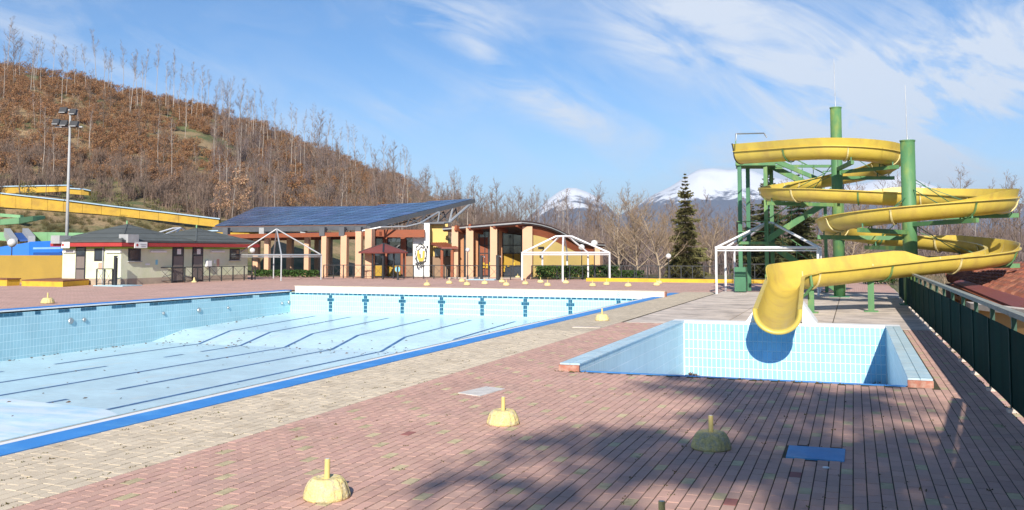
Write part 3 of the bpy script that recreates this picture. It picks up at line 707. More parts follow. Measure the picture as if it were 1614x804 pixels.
# bracket from the last bend to its prop
i = i6; q0 = place(i5 + 6, (HWF + .07, -0.03)); MB().tube([q0, q0 + Vector((.05, -.03, -.35)), q0 + Vector((-.15, .1, -.62)), q0 + Vector((-.3, .2, -.75))], 0.05, 8).build('bracket', m_green, slide)

# ================================================================== STAIR TOWER
tower = thing('stair_tower', 'green steel stair tower with zigzag flights behind the slide', 'stair tower', (-4.5, 50, 0))
TD = 47.0                                                # camera depth of the flights
def T(u, v, dd=0.0): return D(u, v, TD + dd)
base_l = [T(1166, 300, -0.6), T(1179, 300, 1.0), T(1207, 300, -0.6), T(1216, 300, 1.0)]
for k, b in enumerate(base_l):
    zt = T(1166, 258).z
    MB().beam((b.x, b.y, 0), (b.x, b.y, zt), 0.19, 0.19).build('post', m_dgreen if k < 2 else m_green, tower)
zt = T(1166, 258).z
def rect(u0, u1, v, dn, df, th, name, mat):
    z = T(u0, v).z; a, b, c, d = T(u0, v, dn), T(u1, v, dn), T(u1, v, df), T(u0, v, df)
    MB().prism([(q.x, q.y, z - th) for q in (a, b, c, d)], (0, 0, th)).build(name, mat, tower)
    return [Vector((q.x, q.y, z)) for q in (a, b, c, d)]
top = rect(1160, 1222, 258, -0.8, 1.2, 0.16, 'platform', m_green)
rl = rect(1298, 1330, 303, -0.8, 1.2, 0.12, 'landing', m_green)
ll = rect(1162, 1210, 381, -0.8, 1.2, 0.14, 'landing', m_green)
def railing(pts, h, name='railing', posts=True):
    m = MB()
    for a, b in zip(pts, pts[1:]):
        a, b = Vector(a), Vector(b)
        for hh in (h, h * .5): m.beam(a + Vector((0, 0, hh)), b + Vector((0, 0, hh)), 0.045)
        nseg = max(1, int((b - a).length / 1.0))
        for k in range(nseg + 1): q = a.lerp(b, k / nseg); m.beam(q, q + Vector((0, 0, h)), 0.045)
    m.build(name, m_green, tower)
railing([ll[1], ll[0], ll[3]], 1.0)
railing([top[0], top[3], top[2]], 1.15)
railing([rl[0], rl[1], rl[2]], 1.0)
def flight(a0, a1, b0, b1):
    """stringers on both sides, treads between"""
    f = MB(); 
    for a, b in ((a0, a1), (b0, b1)): f.beam(a, b, 0.09, 0.30)
    fl_ = f.build('flight', m_green, tower); t = MB(); n = 12
    for k in range(1, n):
        p, q = a0.lerp(a1, k / n), b0.lerp(b1, k / n); t.beam(p + Vector((0, 0, .03)), q + Vector((0, 0, .03)), 0.26, 0.03)
    t.build('treads', m_dgreen, fl_)
    r_ = MB()
    for a, b in ((a0, a1), (b0, b1)):
        for hh in (0.55, 1.0): r_.beam(a + Vector((0, 0, hh)), b + Vector((0, 0, hh)), 0.04)
        for k in range(6): q = a.lerp(b, k / 5); r_.beam(q, q + Vector((0, 0, 1.0)), 0.035)
    r_.build('handrail', m_green, fl_)
flight(T(1212, 260, .4), T(1300, 304, .4), T(1212, 260, 1.2), T(1300, 304, 1.2))
flight(T(1310, 314, -.7), T(1206, 380, -.7), T(1310, 314, .1), T(1206, 380, .1))
b0 = T(1212, 384, .4); e0 = T(1322, 452, .4); b1 = T(1212, 384, 1.2); e1 = T(1322, 452, 1.2)
flight(b0, Vector((e0.x, e0.y, 0.03)), b1, Vector((e1.x, e1.y, 0.03)))
for u, dd in ((1300, -.6), (1327, 1.0)):
    q = T(u, 300, dd); MB().beam((q.x, q.y, 0), (q.x, q.y, rl[0].z), 0.16, 0.16).build('post', m_green, tower)
for a, b in ((T(1168, 262), T(1312, 262)), (T(1205, 290, .8), T(1215, 258, .8))):
    MB().beam(a, b, 0.10, 0.14).build('brace', m_green, tower)
MB().beam(T(1212, 250, -.6), T(1312, 292, -.6), 0.12, 0.2).build('brace', m_green, tower)
# chrome grab rail at the launch
q = [D(1160, 222, 41.5), D(1160, 211, 41.5), D(1204, 210, 43), D(1209, 217, 43)]
MB().tube(q, 0.035, 6).build('grab_rail', m_steel, slide)
q = T(1168, 440, -.4); MB().box((q.x, q.y, 0.65), (0.55, 0.8, 1.2)).build('pump_box', m_dgreen, tower)

# ================================================================== RIGHT-HAND FENCE
m_mesh = pm('dark_green_screen', (0.008, 0.040, 0.032), 0.95, 0.15, 1.0, 0.15, 90, rnd=0.12, col2=(0.008, 0.040, 0.032), spec=0.08)
m_rail = pm('weathered_rail', (0.30, 0.30, 0.25), 0.7, 0.2, 4, col2=(0.20, 0.22, 0.18))
m_fpost = pm('fence_post_green', (0.03, 0.08, 0.05), 0.6, 0.2, 3)
fence = thing('screen_fence', 'dark green screened fence with weathered top rail along the right of the paving', 'fence', (1.85, 26, 0))
FY = [44.6 - 1.95 * k for k in range(19)]
for k, y in enumerate(FY):
    MB().bx(1.88, 1.94, y - .03, y + .03, -0.05, 1.205).build('post', m_fpost, fence)
    MB().bx(1.865, 1.955, y - .05, y + .05, 1.205, 1.222).build('bracket', m_rail, fence)
for k in range(len(FY) - 1):
    m = MB(); nn = 8
    for j in range(nn):
        ya, yb2 = FY[k] + (FY[k + 1] - FY[k]) * j / nn, FY[k] + (FY[k + 1] - FY[k]) * (j + 1) / nn
        xa, xb = 1.86 + .012 * sin(pi * j / nn), 1.86 + .012 * sin(pi * (j + 1) / nn)
        m.prism([(xa, ya, .06), (xb, yb2, .06), (xb, yb2, 1.06), (xa, ya, 1.06)], (0.006, 0, 0))
    m.build('screen_panel', m_mesh, fence)
for y in FY[1:-1]:
    MB().bx(1.843, 1.853, y - .035, y + .035, 0.05, 1.07).build('batten', pm('screen_batten', (0.014, 0.055, 0.045), 0.8, 0.2, 3, spec=.2), fence)
    MB().bx(1.80, 1.95, y - .07, y + .07, -0.01, 0.045).build('foot', m_conc, fence)
MB().bx(1.855, 1.965, FY[-1] - .1, FY[0] + .1, 1.222, 1.285).build('top_rail', m_rail, fence)
# return of the fence at its far end
MB().bx(-0.5, 1.84, 48.0, 48.05, 0.05, 1.06).build('screen_panel', m_mesh, fence) if False else None
# unseen tall screen beside and behind the camera, added to cast a slotted shadow
ws = thing('shadow_screen', 'unseen tall slotted screen added to cast a shadow strip on the paving', 'shadow screen', (2.3, 5, 0))
a, b = Vector((2.42, 9.5, 0)), Vector((1.45, 1.8, 0)); dirv = (b - a).normalized()
MB().prism([a, b, b + Vector((0, 0, 2.72)), a + Vector((0, 0, 2.72))], (0.03, 0, 0)).build('screen_panel', m_mesh, ws)
MB().beam(a + Vector((0, 0, 2.9)), b + Vector((0, 0, 2.9)), 0.1, 0.12).build('top_rail', m_fpost, ws)
for k in range(5):
    q = a.lerp(b, k / 4) + Vector((.07, 0, 0)); MB().beam(q, q + Vector((0, 0, 2.9)), 0.06).build('post', m_fpost, ws)

# ================================================================== HUT WITH GREY HIP ROOFS
m_hut = pm('pale_green_block_wall', (0.66, 0.70, 0.47), 0.9, 0.07, 0.7, 0.35, 12, col2=(0.72, 0.73, 0.55))
m_hutb = pm('bare_block_plinth', (0.40, 0.33, 0.25), 0.95, 0.2, 2)
m_lime = pm('lime_green_band', (0.30, 0.48, 0.06), 0.85, 0.15)
m_red = pm('red_fascia', (0.40, 0.04, 0.035), 0.55, 0.12, 2)
m_felt = pm('grey_roof_felt', (0.085, 0.095, 0.092), 0.9, 0.15, 1.2, 0.3, 20, rnd=0.10)
m_door = pm('brown_door_panel', (0.20, 0.165, 0.145), 0.6, 0.1, 2)
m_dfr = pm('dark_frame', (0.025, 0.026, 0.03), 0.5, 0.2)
m_glass = pm('dark_window_glass', (0.035, 0.045, 0.06), 0.08, 0.2, 1, spec=0.8)
m_ochre = pm('ochre_wall', (0.36, 0.24, 0.045), 0.9, 0.12, 0.8, 0.3, 10)
m_yelw = pm('yellow_painted_wall', (0.66, 0.42, 0.035), 0.85, 0.12, 1.2, 0.2, 10, col2=(0.55, 0.33, 0.04))
m_rust = pm('rust_coping', (0.22, 0.09, 0.04), 0.9, 0.3, 4)
m_bluew = pm('blue_slide_wall', (0.02, 0.17, 0.62), 0.6, 0.1, 0.7)
m_dblue = pm('deep_blue_chute', (0.012, 0.07, 0.28), 0.6, 0.1, 0.7)
m_mint = pm('mint_wall', (0.20, 0.40, 0.20), 0.8, 0.12, 0.8)
m_grey = pm('grey_metal', (0.36, 0.37, 0.37), 0.55, 0.15, 2)
m_galv = pm('galvanised_steel', (0.50, 0.51, 0.51), 0.45, 0.15, 2, metallic=0.4)
hx0, hx1, hy0, hy1 = -46.2, -41.6, 44.4, 56.9
hut = thing('changing_hut', 'pale green block changing hut with red fascia and two grey hip roofs', 'hut', (-46, 50, 0))
HW = 2.32
MB().bx(hx0, hx1, hy0, hy1, 0.38, HW).build('wall', m_hut, hut)
MB().bx(hx0 - .004, hx1 + .004, hy0 - .004, hy1 + .004, -0.02, 0.38).build('plinth', m_hutb, hut)
MB().bx(hx0 - .006, hx1 + .006, hy0 - .006, hy1 + .006, HW - .13, HW - .01).build('green_band', m_lime, hut)
MB().bx(hx0 - .5, hx1 + .5, hy0 - .5, hy1 + .7, HW + .02, HW + .24).build('fascia', m_red, hut)
def hip(xa, xb, ya, yb, z0, z1):
    cx, cy = (xa + xb) / 2, (ya + yb) / 2; apex = Vector((cx, cy, z1)); c = [Vector(q) for q in ((xa, ya, z0), (xb, ya, z0), (xb, yb, z0), (xa, yb, z0))]
    root = MB().bx(xa, xb, ya, yb, z0 - .12, z0 + 0.0).build('roof', m_felt, hut)
    for k in range(4):
        a, b = c[k], c[(k + 1) % 4]; n = 7
        for j in range(n):                                   # overlapping felt strips
            t0, t1 = j / n, (j + 1) / n
            nr = (b - a).cross(apex - a).normalized() * (0.016 if j % 2 else 0.004)
            lo0, lo1 = a.lerp(apex, t0) + nr, b.lerp(apex, t0) + nr; hi0, hi1 = a.lerp(apex, t1) + nr, b.lerp(apex, t1) + nr
            MB().add([lo0, lo1, hi1, hi0], [(0, 1, 2, 3)]).build('felt_strip', m_felt, root)
    for k in range(4): MB().beam(c[k] + Vector((0, 0, .02)), apex + Vector((0, 0, .02)), 0.10, 0.03).build('hip_ridge', m_felt, root)
    MB().tube([apex, apex + Vector((0, 0, .25))], 0.05, 8).build('finial', m_mint, root)
    return root
hip(hx0 - .4, hx1 + .4, hy0 - .42, 50.6, HW + .39, HW + 1.45)
hip(hx0 - .4, hx1 + .4, 50.66, hy1 + .5, HW + .39, HW + 1.36)
def wall_panel(name, x0_, x1_, y0_, y1_, z0_, z1_, mat, parent, **kw): return MB().bx(x0_, x1_, y0_, y1_, z0_, z1_).build(name, mat, parent, **kw)
def door_x(y0_, y1_, z1_):   # door in the wall that faces +X
    d = wall_panel('door', hx1, hx1 + .03, y0_, y1_, 0.03, z1_, m_dfr, hut); L = y1_ - y0_
    wall_panel('panel', hx1 + .03, hx1 + .045, y0_ + .1 * L, y1_ - .1 * L, 0.12, 0.92, m_door, d); wall_panel('panel', hx1 + .03, hx1 + .045, y0_ + .1 * L, y1_ - .1 * L, 1.0, 1.72, m_door, d)
    wall_panel('transom', hx1 + .03, hx1 + .04, y0_ + .1 * L, y1_ - .1 * L, 1.82, z1_ - .06, m_glass, d)
    wall_panel('notice', hx1 + .04, hx1 + .05, y0_ + .38 * L, y1_ - .28 * L, 1.85, z1_ - .1, m_white, d)
def door_y(x0_, x1_, z1_):
    d = wall_panel('door', x0_, x1_, hy0 - .03, hy0, 0.03, z1_, m_dfr, hut); L = x1_ - x0_
    wall_panel('panel', x0_ + .1 * L, x1_ - .1 * L, hy0 - .045, hy0 - .03, 0.12, 0.92, m_door, d); wall_panel('panel', x0_ + .1 * L, x1_ - .1 * L, hy0 - .045, hy0 - .03, 1.0, 1.72, m_door, d)
    wall_panel('transom', x0_ + .1 * L, x1_ - .1 * L, hy0 - .04, hy0 - .03, 1.82, z1_ - .06, m_glass, d)
def ux(u): d = ray(u, 420); return d.y / d.x * hx1         # y on the +X wall for a photo column
def uy(u): d = ray(u, 420); return d.x / d.y * hy0         # x on the -Y wall
door_x(ux(271), ux(289), HW - .02); door_x(ux(302.5), ux(319.5), HW - .02); door_y(uy(119.5), uy(135), HW - .02)
for a, b, z in ((ux(201.5), ux(221), 1.45), (ux(361.5), ux(377), 1.42)):
    w = wall_panel('window', hx1, hx1 + .03, a, b, z, HW - .1, m_dfr, hut); wall_panel('pane', hx1 + .03, hx1 + .036, a + .12, b - .12, z + .1, HW - .2, m_glass, w); wall_panel('sill', hx1, hx1 + .12, a - .05, b + .05, z - .06, z - .002, m_grey, w)
w = wall_panel('window', uy(148.5), uy(164), hy0 - .03, hy0, 1.45, HW - .1, m_dfr, hut); wall_panel('pane', uy(148.5) + .12, uy(164) - .12, hy0 - .036, hy0 - .03, 1.55, HW - .2, m_glass, w)
for a, b in ((ux(235), ux(260)), (ux(331), ux(352))): wall_panel('strip_lamp', hx1, hx1 + .12, a, b, HW - .36, HW - .24, m_white, hut)
wall_panel('strip_lamp', uy(168), uy(191), hy0 - .12, hy0, HW - .36, HW - .24, m_white, hut); wall_panel('strip_lamp', uy(100), uy(119), hy0 - .12, hy0, HW - .36, HW - .24, m_white, hut)
wall_panel('meter_box', hx1, hx1 + .2, ux(323), ux(330), 0.95, 1.4, m_white, hut); wall_panel('notice', hx1, hx1 + .01, ux(245), ux(248.5), 1.2, 1.5, m_digit, hut)
pk = pm('pink_notice', (0.62, 0.36, 0.26), 0.8, 0.1)
wall_panel('notice', hx1, hx1 + .01, ux(341.5), ux(345.5), 1.0, 1.5, pk, hut); wall_panel('notice', uy(155), uy(163.5), hy0 - .01, hy0, 0.95, 1.35, pk, hut)
wall_panel('notice', hx1, hx1 + .01, ux(337), ux(339.5), 1.2, 1.45, m_white, hut); wall_panel('notice', hx1, hx1 + .01, ux(229), ux(236), 1.18, 1.28, m_white, hut)
def signboard(a, b):
    q = MB().add([a, b, b + Vector((0, 0, .4)), a + Vector((0, 0, .4))], [(0, 1, 2, 3)])
    n_ = Vector((b.y - a.y, a.x - b.x, 0)).normalized()
    o = MB().prism([a, b, b + Vector((0, 0, .38)), a + Vector((0, 0, .38))], n_ * .04).build('sign', m_white, hut)
    c0 = a.lerp(b, 0.2) + n_ * .041 + Vector((0, 0, .19)); d = (b - a).normalized()
    MB().prism([c0 + d * .09 * cos(t * pi / 4) + Vector((0, 0, .09 * sin(t * pi / 4))) for t in range(8)], n_ * .008).build('red_emblem', m_red, o)
    for k, (zz_, l0, l1) in enumerate(((.25, .4, .9), (.13, .45, .85))):
        q0, q1 = a.lerp(b, l0) + n_ * .045 + Vector((0, 0, zz_)), a.lerp(b, l1) + n_ * .045 + Vector((0, 0, zz_)); MB().beam(q0, q1, 0.05, 0.008).build('text_line', m_grey, o)
signboard(Vector((hx1 + .51, ux(204) - .2, HW - .08)), Vector((hx1 + .51, ux(222) - .1, HW - .08)))
signboard(Vector((uy(107), hy0 - .51, HW - .08)), Vector((uy(119.5), hy0 - .51, HW - .08)))
for px_, q in ((206, (hx1 + .2, ux(198), HW + .5)), (104, (uy(101), hy0 - .3, HW + .45))):
    MB().box((q[0], q[1], q[2]), (0.7, 0.9, 0.5)).build('floodlight', m_grey, hut)
MB().tube([(uy(163), hy0 - .06, 0), (uy(163), hy0 - .06, HW)], 0.04, 6).build('downpipe', m_grey, hut)

# ochre wall and blue slide pool left of the hut
ow = MB().bx(-58, hx0 - .02, 46.0, 46.4, -0.02, 1.78).build('ochre_wall', m_ochre, label='long ochre block wall left of the changing hut', cat='wall')
bs = thing('children_slide_pool', 'blue walled slide basin with steep deep blue chute behind the ochre wall', 'slide', (-60, 60, 0))
def P(u, v, d): return D(u, v, d)
MB().prism([P(-30, 408, 74), P(46, 408, 74), P(46, 382, 74), P(-30, 394, 74)], (0, .4, 0)).build('basin_wall', m_bluew, bs)
MB().prism([P(46.2, 408, 74), P(101, 408, 70), P(101, 379, 70), P(46.2, 381, 74)], (0, .4, 0)).build('basin_wall', m_bluew, bs)
MB().beam(P(57, 391.5, 70.5), P(100, 391, 69), 0.5, 0.14).build('ledge', pm('pale_blue_ledge', (0.22, 0.42, 0.62), 0.6), bs)
MB().beam(P(55, 400, 70), P(100, 400, 69), 0.3, 0.2).build('ledge', m_dblue, bs)
MB().prism([P(24, 381, 75), P(44, 380, 75), P(39, 369, 84), P(16, 369, 84)], (0, 0, .12)).build('chute', m_dblue, bs)
for a, b in ((P(22, 383, 74.6), P(11, 366, 84)), (P(50, 379, 74.6), P(40, 366, 84))): MB().beam(a, b, 0.5, 0.7).build('chute_side', m_grey, bs)
mw = thing('mint_wall', 'low mint green retaining wall behind the blue slide basin', 'wall', (-62, 66, 0))
MB().prism([P(43, 381, 84), P(75, 380, 82), P(75, 366, 82), P(40, 366, 84)], (0, .4, 0)).build('panel', m_mint, mw)
MB().prism([P(75.3, 380, 82), P(127, 382, 80), P(127, 367, 80), P(75.3, 366, 82)], (0, .4, 0)).build('panel', m_mint, mw)
MB().prism([P(-20, 378, 84), P(18, 380, 84), P(10, 366, 84), P(-20, 366, 84)], (0, .4, 0)).build('panel', m_mint, mw)
MB().prism([P(127.3, 382, 80), P(146, 376, 80), P(141, 369, 80), P(127.3, 367, 80)], (0, .4, 0)).build('panel', m_mint, mw)

# yellow planter kerbs at the far left
pl1 = MB().bx(-54, -47.2, 41.3, 42.2, -0.02, 0.36).build('planter_kerb', m_yelw, label='long yellow kerb with rusty top at the left edge', cat='kerb')
MB().bx(-54, -47.15, 41.25, 42.25, 0.361, 0.43).build('coping', m_rust, pl1)
kb = MB(); q = [G(34, 450.5), G(99, 452), G(140, 449), G(95, 446)]
kb.prism([(t.x, t.y, -0.02) for t in q], (0, 0, 0.30)); pl2 = kb.build('planter_kerb', m_yelw, label='angular yellow kerb round the foot of the floodlight mast', cat='kerb')
MB().prism([(t.x, t.y, 0.281) for t in q], (0, 0, 0.07)).build('coping', m_rust, pl2)

# floodlight mast
mast = thing('floodlight_mast', 'tall grey floodlight mast with two clusters of lamps beside the hut', 'floodlight', tuple(G(103, 447.5)))
b = mast.location.copy(); zt = zpx((b.x, b.y), 172)
MB().tube([(b.x, b.y, 0), (b.x, b.y, zt * .5), (b.x, b.y, zt)], [0.11, 0.09, 0.06], 14).build('pole', m_grey, mast, smooth=True)
zz1, zz2 = zpx((b.x, b.y), 200), zpx((b.x, b.y), 176)
rv = Vector((cos(YAW), sin(YAW), 0)) 
MB().beam(b + rv * -.95 + Vector((0, 0, zz1)), b + rv * .8 + Vector((0, 0, zz1)), 0.09).build('crossarm', m_grey, mast)
MB().beam(b + rv * -.5 + Vector((0, 0, zz2 + .1)), b + rv * .45 + Vector((0, 0, zz2 + .1)), 0.09).build('crossarm', m_grey, mast)
for off, zc, w_ in ((-.75, zz1 + .28, .42), (-.25, zz1 + .2, .42), (.38, zz1 + .15, .5), (-.32, zz2 + .05, .45), (.3, zz2 - .05, .42)):
    M = Matrix.Rotation(radians(-25), 3, 'X') ; c = b + rv * off + Vector((0, -.15, zc))
    lp_ = MB().box(c, (w_, .22, .36), M=Matrix.Rotation(YAW, 3, 'Z') @ M).build('lamp_head', m_dfr, mast)
    MB().box(c + Vector((0, -.12, -.03)), (w_ * .85, .02, .28), M=Matrix.Rotation(YAW, 3, 'Z') @ M).build('lens', m_galv, lp_)

# globe lamp posts
m_globe = pm('frosted_globe', (0.62, 0.62, 0.60), 0.3, 0.08)
def lamp_post(label, u, v, vt, r_=0.16):
    q = G(u, v); z = zpx((q.x, q.y), vt); t = thing('lamp_post', label, 'lamp post', (q.x, q.y, 0))
    MB().tube([(q.x, q.y, 0), (q.x, q.y, .3), (q.x, q.y, .34), (q.x, q.y, z - r_)], [.07, .07, .04, .035], 8).build('pole', m_dfr, t)
    MB().lathe([(.02, -r_), (r_ * .6, -r_ * .8), (r_ * .95, -r_ * .3), (r_, 0), (r_ * .9, r_ * .45), (r_ * .55, r_ * .84), (.01, r_)], (q.x, q.y, z), 16).build('globe', m_globe, t, smooth=True)
lamp_post('black lamp post with clear globe before the ochre wall at far left', 17, 444, 383, .30)
lamp_post('globe lamp post standing by the right end of the hedge', 937, 441, 384, .26)
lamp_post('globe lamp post just behind the hedge and white gazebo', 917, 439, 390, .24)
lamp_post('short globe lamp in front of the orange building columns', 737, 441, 394, .16)
lamp_post('globe lamp post before the bare trees by the spruce', 1054, 442, 404, .20)
lamp_post('globe lamp under the solar canopy beside the hut', 397, 441, 395, .20)
MB().box((G(26, 440).x, G(26, 440).y, .45), (.6, .6, .9)).build('litter_bin', m_rust, label='brown litter bin beside the lamp at far left', cat='bin')

# ================================================================== SOLAR CANOPY
m_pv = pm('solar_cell_blue', (0.045, 0.07, 0.14), 0.28, 0.22, 0.5, rnd=0.45, hue=.015, spec=0.6, coat=0.2)
m_pvf = pm('panel_frame', (0.16, 0.145, 0.15), 0.5, 0.15)
m_peach = pm('peach_plaster', (0.66, 0.40, 0.25), 0.9, 0.08, 0.6, 0.2, 15)
m_wood = pm('red_brown_timber', (0.27, 0.075, 0.03), 0.7, 0.2, 2, 0.2, 12, stretch=(1, 1, 6))
m_roofgrey = pm('grey_eave', (0.10, 0.105, 0.115), 0.6, 0.15)
m_yplast = pm('yellow_plaster', (0.68, 0.50, 0.17), 0.9, 0.06, 0.5, 0.15, 15)
can = thing('solar_canopy', 'large open canopy with tilted blue solar panel roof on peach columns', 'canopy', (-44, 72, 0))
FLp, FRp, TIP = D(337, 357, 82), D(579, 354, 72.5), D(748, 314, 84)
nrm = (FRp - FLp).cross(TIP - FRp).normalized()
def onroof(u, v, off=0.0):
    d = ray(u, v); return CAM + d * ((FLp - CAM).dot(nrm) / d.dot(nrm)) + nrm * off
outl = [(337, 357), (579, 354), (748, 314), (686, 317.5), (685, 319.5), (618, 322.5), (616, 325.5), (404, 327)]
top_ = [onroof(*q) for q in outl]
MB().prism([q - nrm * .22 for q in top_], nrm * .2).build('roof_deck', pm('rusty_roof_deck', (0.20, 0.11, 0.085), 0.8, 0.2, 1), can)
MB().beam(FLp + Vector((0, -.1, -.18)), FRp + Vector((0, -.1, -.18)), 0.16, 0.2).build('gutter', m_roofgrey, can)
MB().beam(FRp + Vector((0, -.1, -.18)), TIP + Vector((.05, -.1, -.16)), 0.14, 0.34).build('verge', m_roofgrey, can)
U = (FRp - FLp); Vv = (TIP - FRp); UL, VL = U.length, Vv.length
def in_poly(p):
    u, v = PX(p); c = False; k = len(outl)
    for i in range(k):
        (xa, ya), (xb, yb) = outl[i], outl[(i + 1) % k]
        if (ya > v) != (yb > v) and u < (xb - xa) * (v - ya) / (yb - ya) + xa: c = not c
    return c
nu, nv = 12, 9
for i in range(-9, nu + 1):
    for j in range(nv):
        f = lambda a, b: FLp + U * a + Vv * b
        g_ = 0.012 * (nu / 13)
        u0, u1, v0, v1 = (i + .045) / nu, (i + .955) / nu, (j + .05) / nv, (j + .95) / nv
        if i >= nu: continue
        q = [f(u0, v0), f(u1, v0), f(u1, v1), f(u0, v1)]
        cpx = PX(f((u0 + u1) / 2, (v0 + v1) / 2))[0]
        out_ = q
        for e0_, e1_ in ((top_[0], top_[7]), (top_[7], top_[6]) if cpx < 610 else (top_[5], top_[4]) if cpx < 676 else (top_[3], top_[2])):
            ln = nrm.cross(e1_ - e0_).normalized()                                  # clip to the slanted left edge and the stepped back edge
            if ln.dot(FRp - e0_) < 0: ln = -ln
            cur_, out_ = out_, []
            for t in range(len(cur_)):
                p_, q_ = cur_[t], cur_[(t + 1) % len(cur_)]; dp, dq = ln.dot(p_ - e0_) - .06, ln.dot(q_ - e0_) - .06
                if dp >= 0: out_.append(p_)
                if (dp >= 0) != (dq >= 0): out_.append(p_.lerp(q_, dp / (dp - dq)))
            if len(out_) < 3: break
        if len(out_) < 3: continue
        MB().prism([t + nrm * .03 for t in out_], nrm * .035).build('solar_panel', m_pv, can)
# columns: front row and back row
COLS = [(357, 384, 428, 79, .42), (421, 372, 431, 78, .40), (484, 372, 433, 76, .40), (511.5, 372, 435, 74, .42), (543, 371, 435.5, 73, .50), (566, 365, 436, 72, .48)]
for (u, vt, vb, d, w_) in COLS:
    q = D(u, vb, d); MB().box((q.x, q.y, D(u, vt, d).z / 2), (w_, w_, D(u, vt, d).z), 0.12).build('column', m_peach, can)
for (u, vt, d, w_) in ((404, 377, 84, .5), (457, 375, 84, .5), (518, 374, 83, .5), (500, 374, 88, .45)):
    q = D(u, 428, d); z = D(u, vt, d).z; MB().box((q.x, q.y, z / 2), (w_, w_, z), 0.12).build('column', m_peach, can)
q = D(582.5, 436, 71); z5 = D(582, 361, 71).z
MB().box((q.x, q.y, z5 / 2), (0.55, 0.7, z5), 0.12).build('column', m_peach, can)
zb_ = D(484, 372, 76).z
MB().beam(D(345, 373, 79.5), D(600, 368.5, 71.5), 0.35, 0.34).build('beam', m_wood, can)
MB().beam(D(350, 378, 86), D(600, 374, 82), 0.3, 0.30).build('beam', m_wood, can)
for (u, d) in ((357, 79), (414, 78), (479, 76), (509, 74), (540, 73), (566, 72)):
    a = D(u, 372, d); MB().box((a.x, a.y, a.z + .35), (.45, .45, .7), 0.12).build('bearing_block', m_grey if u in (414, 479) else m_roofgrey, can)
MB().beam(D(345, 363.5, 80.5), D(585, 359.5, 72.3), 0.2, 0.3).build('edge_beam', m_roofgrey, can)
# steel lattice under the raised right side
lo = [D(560, 366, 72), D(600, 358, 72.2), D(640, 357.3, 74), D(662, 352, 75), D(690, 351, 77), D(708, 350.5, 78.5)]
hi = [FRp.lerp(TIP, t) - Vector((0, 0, .35)) for t in (0.0, .16, .36, .5, .64, .77, .95)]
def strut(a, b, r_, mat=m_grey): MB().tube([a, b], r_, 6).build('truss_strut', mat, can)
for a, b in zip(lo, lo[1:]): strut(a, b, .07, m_galv)
for k in range(5):
    strut(lo[k], hi[k + 1], .05, m_roofgrey); strut(lo[k + 1], hi[k + 1], .06, m_galv if k > 2 else m_roofgrey); strut(lo[k + 1], hi[k], .04, m_roofgrey)
strut(lo[5], hi[6], .11, m_galv); strut(lo[5], hi[5], .09, m_galv); strut(lo[4], hi[5], .05, m_roofgrey); strut(lo[3], hi[4], .08, m_galv)
lo2 = [q + Vector((-.6, 3.2, .2)) for q in lo]; hi2 = [q + Vector((-1.0, 3.0, .1)) for q in hi]
for k in range(5): strut(lo2[k], hi2[k + 1], .05, m_roofgrey); strut(lo2[k + 1], hi2[k + 1], .05, m_roofgrey)

# ================================================================== MAIN BUILDING
mainb = thing('pool_building', 'peach and yellow pool building with curved brown roof and tall dark glazing', 'building', (-28, 72, 0))
def slab3(u0, v0, u1, v1, d, th, name, mat, parent=mainb, **kw):
    a, b, c, e = D(u0, v1, d), D(u1, v1, d), D(u1, v0, d), D(u0, v0, d)
    return MB().prism([a, b, c, e], Vector((-sin(YAW), cos(YAW), 0)) * th).build(name, mat, parent, **kw)
m_brickw = pm('bare_brown_wall', (0.30, 0.20, 0.13), 0.9, 0.15, 1.5)
m_curt = pm('ochre_curtain', (0.42, 0.26, 0.03), 0.8, 0.1)
# recess behind the pavilion
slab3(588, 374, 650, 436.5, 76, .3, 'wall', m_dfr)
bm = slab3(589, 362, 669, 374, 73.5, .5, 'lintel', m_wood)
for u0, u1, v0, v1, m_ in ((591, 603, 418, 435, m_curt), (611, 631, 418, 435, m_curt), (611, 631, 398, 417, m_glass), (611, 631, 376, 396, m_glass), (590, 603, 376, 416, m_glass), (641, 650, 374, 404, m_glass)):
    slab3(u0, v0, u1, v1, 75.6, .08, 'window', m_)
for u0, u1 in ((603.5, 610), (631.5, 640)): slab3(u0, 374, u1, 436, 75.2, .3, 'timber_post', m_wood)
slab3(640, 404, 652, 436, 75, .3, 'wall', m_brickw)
murw = slab3(651, 374, 669, 436, 74.4, .3, 'wall', m_white, label='white wall with painted emblem')
slab3(668.5, 352, 677, 436, 74.0, .6, 'wall', m_white)
# painted emblem on the white wall: dark scribbled outline ring round a yellow shield
m_ink = pm('black_mural_paint', (0.04, 0.04, 0.04), 0.8, 0.1); m_shield = pm('yellow_mural_paint', (0.60, 0.42, 0.07), 0.8, 0.1)
mc = (663.5, 400.5)
def mural(pts, mat, name, d=74.36):
    MB().prism([D(mc[0] + a, mc[1] + b, d) for a, b in pts], Vector((-sin(YAW), cos(YAW), 0)) * .03).build(name, mat, murw)
mural([(-6, -5), (-2.5, -6), (-2, 6), (2, 6), (2.5, -6), (6, -5), (5.5, 7), (3, 11.5), (-3, 11.5), (-5.5, 7)], m_shield, 'mural_shield', 73.93)
rr = random.Random(4)
for k in range(26):
    t = 2 * pi * k / 26; r0, r1 = rr.uniform(.82, 1.0), rr.uniform(1.0, 1.18); w_ = .16
    pts = [(9 * r0 * cos(t - w_), 15.5 * r0 * sin(t - w_)), (9 * r1 * cos(t - w_ * .4), 15.5 * r1 * sin(t - w_ * .4)), (9 * r1 * cos(t + w_ * .5), 15.5 * r1 * sin(t + w_ * .5)), (9 * r0 * 0.97 * cos(t + w_), 15.5 * r0 * .97 * sin(t + w_))]
    mural(pts, m_ink, 'mural_stroke', 73.93)
